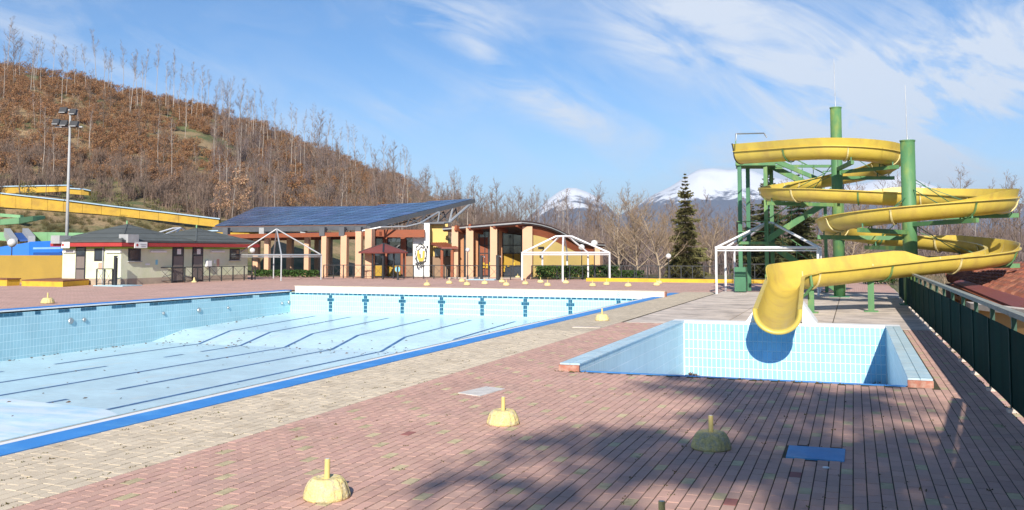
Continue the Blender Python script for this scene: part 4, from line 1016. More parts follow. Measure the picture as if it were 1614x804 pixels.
for a, b in ((-9, 14), (-7, 16), (8.5, -13)): mural([(a, b), (a + 3, b), (a + 2.6, b + 4), (a + .4, b + 3.5)], m_ink, 'mural_stroke', 73.93)
slab3(677, 353, 706, 386, 75.2, .4, 'wall', m_yplast); slab3(677, 386, 712, 405, 75.4, .3, 'wall', m_yplast)
slab3(677, 404, 712, 436, 75.2, .3, 'wall', m_brickw); slab3(685, 392, 712, 404, 75.0, .2, 'window', m_glass)
slab3(665, 350.5, 700, 353, 74.6, 3.0, 'parapet', m_roofgrey)
# red lean-to porch
pr = [D(678, 385, 74.8), D(703, 384.5, 74.8), D(722, 392, 72.2), D(696, 392, 72.0)]
por = MB().prism(pr, (0, 0, .1)).build('porch_roof', pm('red_brown_sheet', (0.24, 0.075, 0.055), 0.65, 0.15, 2), mainb)
for k in range(9):
    t = (k + .5) / 9; MB().beam(pr[0].lerp(pr[1], t) + Vector((0, 0, .12)), pr[3].lerp(pr[2], t) + Vector((0, 0, .12)), 0.06, 0.05).build('roof_rib', m_wood, por)
for u in (696.5, 712.5):
    q = D(u, 436, 72.4); MB().box((q.x, q.y, D(u, 394, 72.4).z / 2), (.2, .2, D(u, 394, 72.4).z), .3).build('timber_post', m_wood, mainb)
# glazed front between columns
GD = 74.0
slab3(712, 360, 838, 440, GD, .15, 'glazing', m_glass)
for u0, u1, dd, w_ in ((712, 722, 72.6, .6), (734.5, 746, 72.2, .6), (772.5, 783.5, 70.6, .65), (823.5, 839, 69.2, .8)):
    slab3(u0, 357, u1, 439, dd, w_, 'column', m_peach)
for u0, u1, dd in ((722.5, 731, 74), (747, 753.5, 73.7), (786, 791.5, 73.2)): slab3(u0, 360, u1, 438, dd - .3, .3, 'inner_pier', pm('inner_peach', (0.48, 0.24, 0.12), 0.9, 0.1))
for v in (386, 398.5, 418):
    slab3(712, v, 822, v + 1.3, GD - .1, .12, 'transom', m_dfr)
for u in (722, 731, 747, 755, 763.5, 770, 786, 792, 808, 822): slab3(u, 362, u + 1.3, 438, GD - .12, .14, 'mullion', m_dfr)
slab3(754, 374, 769, 434, GD - .06, .05, 'timber_door', m_wood); slab3(792, 400, 820, 418, GD - .05, .04, 'curtain', m_curt)
rr = random.Random(9)
for k in range(16):
    u = rr.uniform(760, 816); v = rr.uniform(413, 424); slab3(u, v, u + rr.uniform(2, 4), v + rr.uniform(1, 9), GD - .2, .05, 'stacked_chair', m_yelw)
slab3(705, 437.5, 845, 440.5, 70.2, 1.5, 'step', m_conc)
# roof: front edge and wave-shaped side profile
sidep = [(822, 347.5), (838, 349), (852, 351.5), (868, 356), (882, 362), (896, 369.5), (908, 376), (918, 380), (934, 382.5), (953, 383.5)]
sided = [68.6, 69.4, 70.1, 70.9, 71.7, 72.5, 73.3, 74.0, 75.0, 76.0]
edge = [D(u, v, d) for (u, v), d in zip(sidep, sided)]
fl0 = D(698, 358, 74.0); span = fl0 - edge[0]
rf = MB(); k = len(edge); back = [e + span for e in edge]
rf.v += [tuple(e) for e in edge] + [tuple(e + Vector((0, 0, -.3))) for e in edge] + [tuple(e) for e in back] + [tuple(e + Vector((0, 0, -.3))) for e in back]
for i in range(k - 1): rf.f += [(i, i + 1, 2 * k + i + 1, 2 * k + i), (k + i, 3 * k + i, 3 * k + i + 1, k + i + 1), (i, k + i, k + i + 1, i + 1), (2 * k + i, 2 * k + i + 1, 3 * k + i + 1, 3 * k + i)]; rf.m += [0] * 4
rf.f += [(0, 2 * k, 3 * k, k), (k - 1, 2 * k - 1, 4 * k - 1, 3 * k - 1)]; rf.m += [0, 0]
roof = rf.build('roof', pm('brown_roof', (0.055, 0.03, 0.025), 0.6, 0.15), mainb)
fdir = Vector((sin(-YAW), cos(YAW), 0))
MB().beam(edge[0] + Vector((.03, -.06, -.17)), fl0 + Vector((0, -.06, -.17)), 0.05, 0.10).build('gutter', m_grey, roof)
for i in range(k - 1): MB().beam(edge[i] + Vector((.05, 0, -.16)), edge[i + 1] + Vector((.05, 0, -.16)), 0.04, 0.07).build('verge_trim', m_grey, roof)
MB().prism([edge[0] + Vector((0, .1, -.31)), fl0 + Vector((0, .1, -.31)), fl0 + Vector((.2, 2.5, -.31)), edge[0] + Vector((.2, 2.5, -.31))], (0, 0, -.05)).build('soffit', m_wood, roof)
for u, v, d in ((718, 360, 72.4), (740, 358, 72), (779, 355.5, 70.4), (815, 354, 69)):
    a = D(u, v, d); MB().beam(a + Vector((0, 0, .05)), a + Vector((.35, 1.8, -.35)), 0.2, 0.4).build('rafter_end', m_wood, mainb)
# side wall under the wave, timber band on top
wtop = [e + Vector((-.25, .1, -.62)) for e in edge[1:]]; wbot = [Vector((e.x - .25, e.y + .1, -0.02)) for e in edge[1:]]
sd = MB(); k = len(wtop)
for i in range(k - 1):
    a, b_, c, d = wbot[i], wbot[i + 1], wtop[i + 1] - Vector((0, 0, .35)), wtop[i] - Vector((0, 0, .35)); sd.prism([a, b_, c, d], (-.3, 0, 0))
sd.build('wall', m_yplast, mainb, label='yellow plaster side wall')
sd = MB()
for i in range(k - 1): sd.prism([wtop[i] - Vector((0, 0, .352)), wtop[i + 1] - Vector((0, 0, .352)), edge[i + 2] + Vector((-.2, .1, -.31)), edge[i + 1] + Vector((-.2, .1, -.31))], (-.3, 0, 0))
sd.build('timber_band', m_wood, mainb)
a = D(943, 436, 75.6); z = D(943, 390, 75.6).z
MB().box((a.x + .02, a.y, z / 2), (.5, .9, z)).build('column', m_peach, mainb)
a = D(851, 391, 69.9); MB().box((a.x + .1, a.y, a.z), (.12, 1.1, .2)).build('wall_lamp', m_dfr, mainb)

# ================================================================== PAVILION, GAZEBO FRAMES, RAILINGS
m_rroof = pm('dark_red_roof', (0.20, 0.052, 0.045), 0.7, 0.15, 2)
pv = thing('red_pavilion', 'small open pavilion with dark red hip roof and black posts', 'pavilion', (-33.6, 63.5, 0))
PD = 71.0
cor = [D(565, 397.5, 70.2), D(604, 398.5, 67.6), D(643, 397.5, 70.2), D(606, 395, 73.2)]; zc = cor[0].z
cor = [Vector((q.x, q.y, zc)) for q in cor]; ap = (cor[0] + cor[1] + cor[2] + cor[3]) / 4; ap.z = D(605, 383.5, 70).z
for i in range(4):
    a, b = cor[i], cor[(i + 1) % 4]; MB().add([a, b, ap, a - Vector((0, 0, .09)), b - Vector((0, 0, .09)), ap - Vector((0, 0, .09))], [(0, 1, 2), (5, 4, 3), (0, 3, 4, 1)]).build('roof_face', m_rroof, pv)
    MB().beam(a + Vector((0, 0, .02)), ap + Vector((0, 0, .02)), 0.12, 0.04).build('hip_ridge', m_dfr, pv)
    q = a.lerp(ap, .16); MB().beam((q.x, q.y, 0), (q.x, q.y, q.z - .06), 0.10).build('post', m_dfr, pv)
    m2 = a.lerp(b, .5).lerp(ap, .16); MB().beam((m2.x, m2.y, 0), (m2.x, m2.y, m2.z - .06), 0.09).build('post', m_dfr, pv)
m_wtube = pm('white_tube', (0.80, 0.80, 0.80), 0.4, 0.05, 2)
def gazebo(label, posts, apex, ze, mat, r_=.05, ring=None, loop=None):
    c = sum((Vector(p) for p in posts), Vector()) / len(posts); t = thing('gazebo_frame', label, 'gazebo', (c.x, c.y, 0))
    P_ = [Vector((p[0], p[1], ze)) for p in posts]
    for p in P_: MB().tube([(p.x, p.y, 0), p], r_, 8).build('post', mat, t); 
    order = loop or range(len(P_)); order = list(order)
    for i in range(len(order)):
        a, b = P_[order[i]], P_[order[(i + 1) % len(order)]]; MB().tube([a, b], r_ * 1.15, 8).build('eave_tube', mat, t); MB().tube([a - Vector((0, 0, .14)), b - Vector((0, 0, .14))], r_ * .6, 6).build('eave_tube', mat, t)
    for i, p in enumerate(P_):
        top = Vector(apex) if ring is None else Vector(apex) + (Vector((p.x, p.y, 0)) - Vector((apex[0], apex[1], 0))) * ring
        MB().tube([p, top], r_, 8).build('rafter', mat, t)
    if ring:
        rg = [Vector(apex) + (Vector((P_[i].x, P_[i].y, 0)) - Vector((apex[0], apex[1], 0))) * ring for i in order]
        for a, b in zip(rg, rg[1:] + rg[:1]): MB().tube([a, b], r_, 8).build('ridge_tube', mat, t)
    return t
def fl2(q): return Vector((q.x, q.y, 0))
gazebo('bare white hexagonal gazebo frame before the yellow side wall', [fl2(D(823, 441, 66)), fl2(D(887, 445, 63)), fl2(D(961, 441, 66)), fl2(D(927, 440, 68)), fl2(D(894, 440, 70)), fl2(D(855, 440, 68))], tuple(D(888, 372.5, 66.4)), D(823, 398.5, 66).z, m_wtube, .065, ring=.18)
za = 2.22
gazebo('bare white gazebo frame left of the water slide tower', [Vector((-6.2, 45.2, 0)), Vector((-1.55, 45.2, 0)), Vector((-1.6, 48.6, 0)), Vector((-1.65, 52.5, 0)), Vector((-6.2, 52.5, 0)), Vector((-6.2, 48.6, 0))], (-4.0, 48.8, 3.5), za, m_wtube, .055, ring=.06)
gazebo('thin grey gazebo frame between the hut and the canopy columns', [fl2(D(372, 440, 67)), fl2(D(443, 440, 64)), fl2(D(506, 440, 67)), fl2(D(431, 438, 70))], tuple(D(436, 361, 67)), D(443, 402, 66).z, m_galv, .05)
c = [D(384, 369, 76), D(414, 359, 76), D(432, 359, 78)]
gz = thing('gazebo_frame', 'top of a white gazebo frame showing over the hut roof', 'gazebo', (-52, 62, 0))
ap_ = [D(272, 360, 68), D(285, 359.5, 69)]
for (u, v, d), e in zip(((244, 368.5, 66), (256, 371, 65), (278, 366, 68), (291, 362.5, 71)), (0, 1, 1, 1)):
    q = D(u, v, d); MB().tube([q, ap_[e]], .06, 8).build('rafter', m_wtube, gz); MB().tube([(q.x, q.y, 0), q], .05, 6).build('post', m_wtube, gz)
MB().tube(ap_, .06, 8).build('ridge_tube', m_wtube, gz)
m_iron = pm('black_iron', (0.03, 0.032, 0.034), 0.5, 0.2)
def rail_run(label, a, b, n, h=1.0):
    a, b = Vector(a), Vector(b); t = thing('railing', label, 'railing', tuple((a + b) / 2))
    for k in range(n + 1): q = a.lerp(b, k / n); MB().beam(q, q + Vector((0, 0, h)), 0.06).build('post', m_iron, t)
    MB().beam(a + Vector((0, 0, h)), b + Vector((0, 0, h)), 0.055).build('top_rail', m_iron, t)
    MB().beam(a + Vector((0, 0, .14)), b + Vector((0, 0, .14)), 0.03).build('bottom_rail', m_iron, t)
    for k in range(n):
        p, q = a.lerp(b, k / n), a.lerp(b, (k + 1) / n)
        MB().beam(p + Vector((0, 0, .14)), q + Vector((0, 0, h)), 0.014).build('cross_bar', m_iron, t); MB().beam(p + Vector((0, 0, h)), q + Vector((0, 0, .14)), 0.014).build('cross_bar', m_iron, t)
rail_run('black railing along the right side of the changing hut', fl2(G(228, 447.5)), fl2(G(402, 441.3)), 9)
rail_run('short black railing at the corner of the hut', fl2(G(152, 450.5)), fl2(G(177, 450.5)), 2)
rail_run('black railing in front of the canopy columns and pavilion', fl2(G(510, 438.6)), fl2(G(700, 439.6)), 12)
rail_run('black railing in front of the orange columns', fl2(G(704, 439.8)), fl2(G(822, 441.2)), 7)
rail_run('black railing between the gazebo and the hedge', fl2(G(838, 440.2)), fl2(G(1000, 441)), 8)
rail_run('black railing before the bare trees right of the hedge', fl2(G(1003, 441)), fl2(G(1128, 442)), 7)
rail_run('black railing seen through the white gazebo by the slide', fl2(G(1131, 442)), fl2(G(1290, 443)), 8, 1.15)
def pillar(label, u, v, vt, w_=.16, base=True):
    q = G(u, v); z = zpx((q.x, q.y), vt); t = thing('shower_post', label, 'shower', (q.x, q.y, 0))
    MB().beam((q.x, q.y, 0), (q.x, q.y, z), w_).build('post', m_iron, t); MB().tube([(q.x, q.y, z - .1), (q.x + .25, q.y - .1, z - .08), (q.x + .28, q.y - .1, z - .16)], .03, 6).build('shower_head', m_steel, t)
    if base: MB().box((q.x + .2, q.y, .02), (2.2, 1.6, .05)).build('tray', pm('pale_blue_tray', (0.40, 0.58, 0.66), 0.5, 0.1), t)
pillar('black shower post with pale tray before the orange columns', 759, 441, 402.5)
pillar('black shower post at the sunny corner of the hut', 181.5, 450.5, 403)
pillar('black post beside the dark glazing of the building', 784.5, 441.5, 402, .2, False)
sg = thing('round_sign', 'small pale blue round sign on a black post by the pavilion', 'sign', tuple(fl2(G(627, 441))))
q = G(627, 441); MB().tube([(q.x, q.y, 0), (q.x, q.y, 1.0)], .09, 8).build('post', m_iron, sg)
zc = zpx((q.x, q.y), 424.5); MB().tube([(q.x, q.y - .05, zc), (q.x, q.y - .01, zc)], .2, 16).build('disc', m_digit, sg)
q = G(306, 445); MB().lathe([(.18, 0), (.16, .06), (.08, .12), (.04, .32), (.01, .33)], (q.x, q.y, 0), 12).build('floor_marker', m_cream, label='small yellow cone marker at the hut door', cat='marker')
# yellow kerb along the back of the terrace
MB().bx(-17.2, -2.0, 61.3, 61.7, -0.02, 0.22).build('yellow_kerb', m_yelw, label='long low yellow kerb at the back of the terrace', cat='kerb')

# ================================================================== LOWER BUILDINGS BEYOND THE FENCE
m_rtile = pm('red_roof_tile', (0.26, 0.085, 0.052), 0.85, 0.25, 1.2, 0.3, 20, rnd=0.25, col2=(0.34, 0.15, 0.09))
m_owood = pm('orange_timber', (0.45, 0.19, 0.06), 0.75, 0.15, 2)
m_oplast = pm('orange_plaster', (0.58, 0.33, 0.13), 0.9, 0.1, 0.8)
lowb = thing('tiled_roof_building', 'low building with red clay tile roof on the lower ground beyond the fence', 'building', (9, 32, -3))
eA, eB = D(1498, 441, 41), D(1640, 481, 26.5)            # eave, far and near end
rA, rB = D(1493, 428, 44), D(1700, 413, 33)              # upper edge
MB().add([eA, eB, rB, rA] + [q - Vector((0, 0, .15)) for q in (eA, eB, rB, rA)], [(0, 1, 2, 3), (7, 6, 5, 4), (0, 4, 5, 1), (1, 5, 6, 2), (3, 2, 6, 7)]).build('roof', m_rtile, lowb)
ridge = (rA - eA).normalized()
NT = 34
for k in range(NT):                                       # rows of rounded clay tiles, down the slope
    a, b = eA.lerp(eB, (k + .5) / NT), rA.lerp(rB, (k + .5) / NT); m = 7
    for j in range(m):
        p0, p1 = a.lerp(b, j / m), a.lerp(b, (j + 1.08) / m)
        MB().tube([p0 + Vector((0, 0, .05)), p1 + Vector((0, 0, .03))], [.19, .15], 8).build('roof_tile', m_rtile, lowb)
MB().prism([eA - Vector((.2, 0, .16)), eB - Vector((.2, 0, .16)), Vector((eB.x - .2, eB.y, -3)), Vector((eA.x - .2, eA.y, -3))], (.3, .2, 0)).build('wall', pm('dark_red_wall', (0.09, 0.028, 0.025), 0.9, 0.15), lowb)
MB().prism([Vector((eB.x, eB.y, -3)), Vector((rB.x, rB.y, -3)), rB - Vector((0, 0, .16)), eB - Vector((0, 0, .16))], (0, .2, 0)).build('wall', m_oplast, lowb)
kio = thing('timber_kiosk', 'orange timber lean-to with square openings below the tiled roof', 'kiosk', (6, 30, -3))
ka, kb_ = D(1502, 449, 36), D(1604, 492, 24.5)
kc, kd = D(1515, 444, 38), D(1622, 478, 26)
MB().prism([ka, kb_, kd, kc], (0, 0, .1)).build('roof', m_rroof, kio)
MB().beam(ka + Vector((-.05, 0, -.05)), kb_ + Vector((-.05, 0, -.05)), 0.06, 0.16).build('fascia', m_wood, kio)
dv = (kb_ - ka)
for k in range(9):
    q = ka.lerp(kb_, k / 8); MB().beam((q.x + .1, q.y, -3), (q.x + .1, q.y, q.z - .12), 0.14).build('post', m_owood, kio)
for zz_, hh in ((-.45, .14), (-1.35, .5)):
    MB().beam(ka + Vector((.1, 0, zz_)), kb_ + Vector((.1, 0, zz_)), 0.10, hh).build('rail', m_owood, kio)
MB().prism([ka + Vector((.8, 0, -.2)), kb_ + Vector((.8, 0, -.2)), Vector((kb_.x + .8, kb_.y, -3)), Vector((ka.x + .8, ka.y, -3))], (.1, 0, 0)).build('back_wall', m_dfr, kio)
ter = thing('terrace_wall', 'orange terrace wall with grey concrete top below the timber kiosk', 'wall', (4, 22, -3))
ta, tb = D(1535, 478, 26.0), D(1660, 480, 22.0)
MB().prism([Vector((ta.x, ta.y, -3)), Vector((tb.x, tb.y, -3)), Vector((tb.x, tb.y, ta.z - .16)), Vector((ta.x, ta.y, ta.z - .16))], (0, 1.0, 0)).build('wall', m_oplast, ter)
MB().prism([Vector((ta.x - .1, ta.y - .1, ta.z - .16)), Vector((tb.x, tb.y - .1, ta.z - .16)), Vector((tb.x, tb.y + 1.0, ta.z - .16)), Vector((ta.x - .1, ta.y + 1.0, ta.z - .16))], (0, 0, .16)).build('capping', m_conc, ter)
MB().prism([(2.3, 14, -1.6), (9, 14, -1.6), (9, 21, -1.6), (2.3, 21, -1.6)], (0, 0, .1)).build('lawn_mat', pm('mint_playground', (0.30, 0.52, 0.22), 0.9, 0.15, 1), label='mint green flat surface on the lower ground behind the fence', cat='mat')

# ================================================================== HILLSIDE
def lerp_tab(tab, x):
    if x <= tab[0][0]: return tab[0][1]
    for (a, va), (b, vb) in zip(tab, tab[1:]):
        if x <= b: t = (x - a) / (b - a); t = t * t * (3 - 2 * t); return va + (vb - va) * t
    return tab[-1][1]
RIDGE_V = [(-700, 20), (-300, 55), (0, 106), (100, 122), (200, 148), (300, 166), (400, 198), (500, 236), (600, 276), (700, 316), (800, 352), (900, 376), (1000, 384), (1200, 388), (2600, 388)]
WALL_V = [(-700, 300), (0, 327), (160, 338), (345, 359), (500, 372), (620, 384), (760, 394), (2600, 395)]
FOOT_D = [(-700, 76), (100, 78), (300, 86), (420, 90), (620, 95), (900, 108), (2600, 110)]
WALL_D = [(-700, 96), (0, 97), (345, 103), (620, 112), (900, 125), (2600, 130)]
WOOD_V = [(-700, 270), (0, 296), (200, 312), (345, 338), (500, 358), (700, 382), (850, 393), (2600, 394)]
RIDGE_D = [(-700, 175), (0, 178), (400, 200), (700, 225), (1000, 260), (2600, 300)]
def zv(v, d): return EYE + (396 - v) / FPX * d
def hill(u, d):
    """height of the terrain in the direction of photo column u at camera depth d"""
    f, w, r_ = lerp_tab(FOOT_D, u), lerp_tab(WALL_D, u), lerp_tab(RIDGE_D, u); w2 = w + 18
    zw, z2, zr = zv(lerp_tab(WALL_V, u), w), zv(lerp_tab(WOOD_V, u), w2), zv(lerp_tab(RIDGE_V, u), r_)
    if d <= f: z = -0.3
    elif d <= w: t = (d - f) / (w - f); z = zw * (t ** 1.2) - .3 * (1 - t)
    elif d <= w2: z = zw + (z2 - zw) * (d - w) / 18
    elif d <= r_: t = (d - w2) / (r_ - w2); z = z2 + (zr - z2) * (t * .85 + .15 * sin(t * pi / 2))
    else: t = (d - r_) / 150; z = zr - 10 * t * t
    q = D(u, 396, d)
    z += (mnoise.noise((q.x * .06, q.y * .06, 3.0)) * 0.8 + mnoise.noise((q.x * .2, q.y * .2, 9.0)) * .3) * min(1, max(0, (d - w) / 15))
    return max(z, -0.3)
def HP(u, d):
    q = D(u, 396, d); return Vector((q.x, q.y, hill(u, d)))
m_hill = pm('dry_grass_hillside', (0.27, 0.19, 0.10), 0.95, 0.28, 0.10, 0.5, 2.5, col2=(0.09, 0.105, 0.035), mix=(0.42, 0.58), fine=0.3)
us = [-700 + 22 * k for k in range(142)]; ds = [70 + 2.2 * k for k in range(20)] + [116 + 5 * k for k in range(26)] + [255, 280, 320, 380]
hb = MB()
for u in us: hb.v += [tuple(HP(u, d)) for d in ds]
nd = len(ds)
for i in range(len(us) - 1):
    for j in range(nd - 1): hb.f.append((i * nd + j, (i + 1) * nd + j, (i + 1) * nd + j + 1, i * nd + j + 1)); hb.m.append(0)
hb.build('hillside', m_hill, kind='structure', smooth=True)

# winding yellow walls on the slope
m_rim = pm('pale_blue_rim', (0.36, 0.50, 0.62), 0.7, 0.1)
m_ydry = pm('weathered_yellow_wall', (0.53, 0.33, 0.04), 0.85, 0.18, 0.6, 0.3, 6, rnd=0.06, col2=(0.42, 0.25, 0.04))
def slope_wall(label, pts, rim=True, mat=m_ydry):
    """pts: photo column, row of the top, row of the foot, depth"""
    c = D(*[pts[0][i] for i in (0, 2, 3)]); t = thing('channel_wall', label, 'wall', (c.x, c.y, c.z))
    for (u0, t0, f0, d0), (u1, t1, f1, d1) in zip(pts, pts[1:]):
        n = max(1, int(abs(u1 - u0) / 24))
        for k in range(n):
            a, b = k / n, (k + 1) / n; L = lambda x, y, s: x + (y - x) * s
            A, B = D(L(u0, u1, a), L(f0, f1, a) + 1.5, L(d0, d1, a)), D(L(u0, u1, b), L(f0, f1, b) + 1.5, L(d0, d1, b)); C_, E_ = D(L(u0, u1, b), L(t0, t1, b), L(d0, d1, b)), D(L(u0, u1, a), L(t0, t1, a), L(d0, d1, a))
            e = (B - A).normalized() * .012
            MB().prism([A + e, B - e, C_ - e, E_ + e], (-.1, .5, 0)).build('panel', mat, t)
            if rim: MB().beam(E_ + Vector((0, .2, .03)), C_ + Vector((0, .2, .03)), 0.7, 0.12).build('rim', m_rim, t)
slope_wall('long yellow wall with pale blue rim descending the slope above the hut', [(-60, 297, 318, 96.5), (0, 305, 325, 96.5), (100, 316, 332, 98), (160, 323.5, 336.5, 99.5), (250, 334, 346, 101), (345, 345.5, 357, 102.5)])
slope_wall('upper yellow wall running behind the mast', [(-60, 293, 303, 110), (0, 294.5, 303.5, 110), (45, 293.5, 302.5, 110), (108, 292.5, 300, 109)])
slope_wall('short curved yellow wall end right of the mast', [(108.5, 297, 304, 107), (128, 298.5, 305.5, 106.5), (140, 301, 306.5, 107)])
slope_wall('topmost yellow wall at the left edge', [(-60, 283, 290, 119), (0, 284.5, 291.5, 119), (26, 288, 293, 118)])
slope_wall('pale blue and yellow channel seen between hut and canopy', [(318, 364.5, 371, 92), (352, 364, 372, 92), (420, 366, 374, 93), (520, 367, 376, 94)])
slope_wall('mint green wall curving up the grass at the left edge', [(-60, 351, 355, 86), (0, 346, 353, 86), (30, 343, 351, 87), (52, 340.5, 346.5, 88.5), (66, 340, 343, 90)], False, m_mint)
slope_wall('thin mint green wall at the far left slope', [(-60, 332, 335, 92), (0, 336.5, 340, 92), (32, 339, 342, 91)], False, m_mint)

# ================================================================== MOUNTAINS
def mnt(name, label, crest, dist, depth_, seed, snow):
    """a ridge of real relief: crest given in photo columns and rows at a distance in metres"""
    m = bpy.data.materials.new('mountain_rock')
    if not m.use_nodes:
        m.use_nodes = True; n, l = m.node_tree.nodes, m.node_tree.links; b = n['Principled BSDF']; b.inputs['Roughness'].default_value = 0.9; b.inputs['Specular IOR Level'].default_value = .1
        ge = n.new('ShaderNodeNewGeometry'); sp = n.new('ShaderNodeSeparateXYZ'); l.new(ge.outputs['Position'], sp.inputs[0])
        nz = n.new('ShaderNodeTexNoise'); nz.inputs['Scale'].default_value = .004; nz.inputs['Detail'].default_value = 10; nz.inputs['Roughness'].default_value = .7; l.new(ge.outputs['Position'], nz.inputs['Vector'])
        ma = n.new('ShaderNodeMath'); ma.operation = 'MULTIPLY_ADD'; l.new(nz.outputs['Fac'], ma.inputs[0]); ma.inputs[1].default_value = 760; l.new(sp.outputs[2], ma.inputs[2])
        mr = n.new('ShaderNodeMapRange'); mr.inputs[1].default_value = snow; mr.inputs[2].default_value = snow + 60; l.new(ma.outputs[0], mr.inputs[0])
        x = n.new('ShaderNodeMixRGB'); x.inputs[1].default_value = (0.07, 0.072, 0.10, 1); x.inputs[2].default_value = (0.82, 0.84, 0.88, 1); l.new(mr.outputs[0], x.inputs[0]); l.new(x.outputs[0], b.inputs['Base Color'])
    mb = MB(); NU, ND = 150, 34
    u0, u1 = crest[0][0], crest[-1][0]
    for i in range(NU + 1):
        u = u0 + (u1 - u0) * i / NU
        for j in range(ND + 1):
            t = j / ND; d = dist - depth_ * .62 + depth_ * t
            zc = max(5, zv(lerp_lin(crest, u), dist))
            k = 1 - abs(t - .62) / (.62 if t < .62 else .38); k = max(0, k)
            q = D(u, 396, d)
            nn = 0.0; a = 1.0; f = .0011
            for o in range(6): nn += a * abs(mnoise.noise((q.x * f + seed, q.y * f, seed * 2.0))); a *= .52; f *= 2.1
            z = zc * (k ** 1.15) * (1 + (nn - .45) * .38 * (1 - k ** 3)) 
            mb.v.append((q.x, q.y, z - 8))
    for i in range(NU):
        for j in range(ND): mb.f.append((i * (ND + 1) + j, (i + 1) * (ND + 1) + j, (i + 1) * (ND + 1) + j + 1, i * (ND + 1) + j + 1)); mb.m.append(0)
    return mb.build(name, m, kind='structure', smooth=True)
def lerp_lin(tab, x):
    for (a, va), (b, vb) in zip(tab, tab[1:]):
        if a <= x <= b: return va + (vb - va) * (x - a) / (b - a)
    return tab[-1][1] if x > tab[-1][0] else tab[0][1]
mnt('mountain', '', [(770, 395), (825, 348), (850, 325), (866, 311), (881, 300), (894, 294), (908, 294), (925, 300), (945, 310), (968, 332), (1005, 360), (1050, 395)], 6800, 3000, 2.0, 665)
mnt('mountain', '', [(880, 395), (960, 345), (1000, 326), (1025, 308), (1060, 291), (1085, 274), (1103, 265), (1125, 263), (1150, 266), (1168, 264), (1185, 266), (1205, 274), (1230, 279), (1260, 285), (1290, 290), (1320, 291), (1360, 288), (1395, 279), (1420, 274), (1445, 280), (1500, 300), (1600, 318), (1750, 340), (1900, 395)], 7600, 3600, 5.0, 770)

# ================================================================== VEGETATION
def leafmat(name, c, rnd=.3, hue=.012, tr=.25): return pm(name, c, 0.8, 0.25, 1.2, rnd=rnd, hue=hue, obj=True, transl=tr, spec=.2)
m_birch = pm('pale_bark', (0.42, 0.36, 0.31), 0.9, 0.25, 2.5, 0.3, 10, obj=True, rnd=.15)
m_bark = pm('grey_brown_bark', (0.17, 0.125, 0.095), 0.95, 0.3, 2.5, 0.3, 10, obj=True, rnd=.2)
m_twig = pm('bare_twigs', (0.21, 0.145, 0.11), 0.95, 0.25, 1.0, obj=True, rnd=.22)
m_twigp = pm('violet_grey_twigs', (0.19, 0.145, 0.135), 0.95, 0.25, 1.0, obj=True, rnd=.2)
m_twigo = pm('ochre_twigs', (0.27, 0.19, 0.115), 0.95, 0.25, 1.0, obj=True, rnd=.2)
m_barkw = pm('warm_pale_bark', (0.36, 0.28, 0.20), 0.95, 0.3, 2.5, obj=True)  # pale warm bark of the ochre-twigged trees
m_oak = leafmat('russet_oak_leaf', (0.385, 0.21, 0.105), .34, .012, .35)
m_oak2 = leafmat('pale_brown_leaf', (0.42, 0.26, 0.16), .3, .012)
m_pine = leafmat('spruce_needle', (0.085, 0.09, 0.035), .35, .02, .1)
m_pine2 = leafmat('olive_spruce_needle', (0.15, 0.14, 0.055), .35, .02, .1)
m_hedge = leafmat('hedge_leaf', (0.055, 0.105, 0.025), .4, .02, .2)
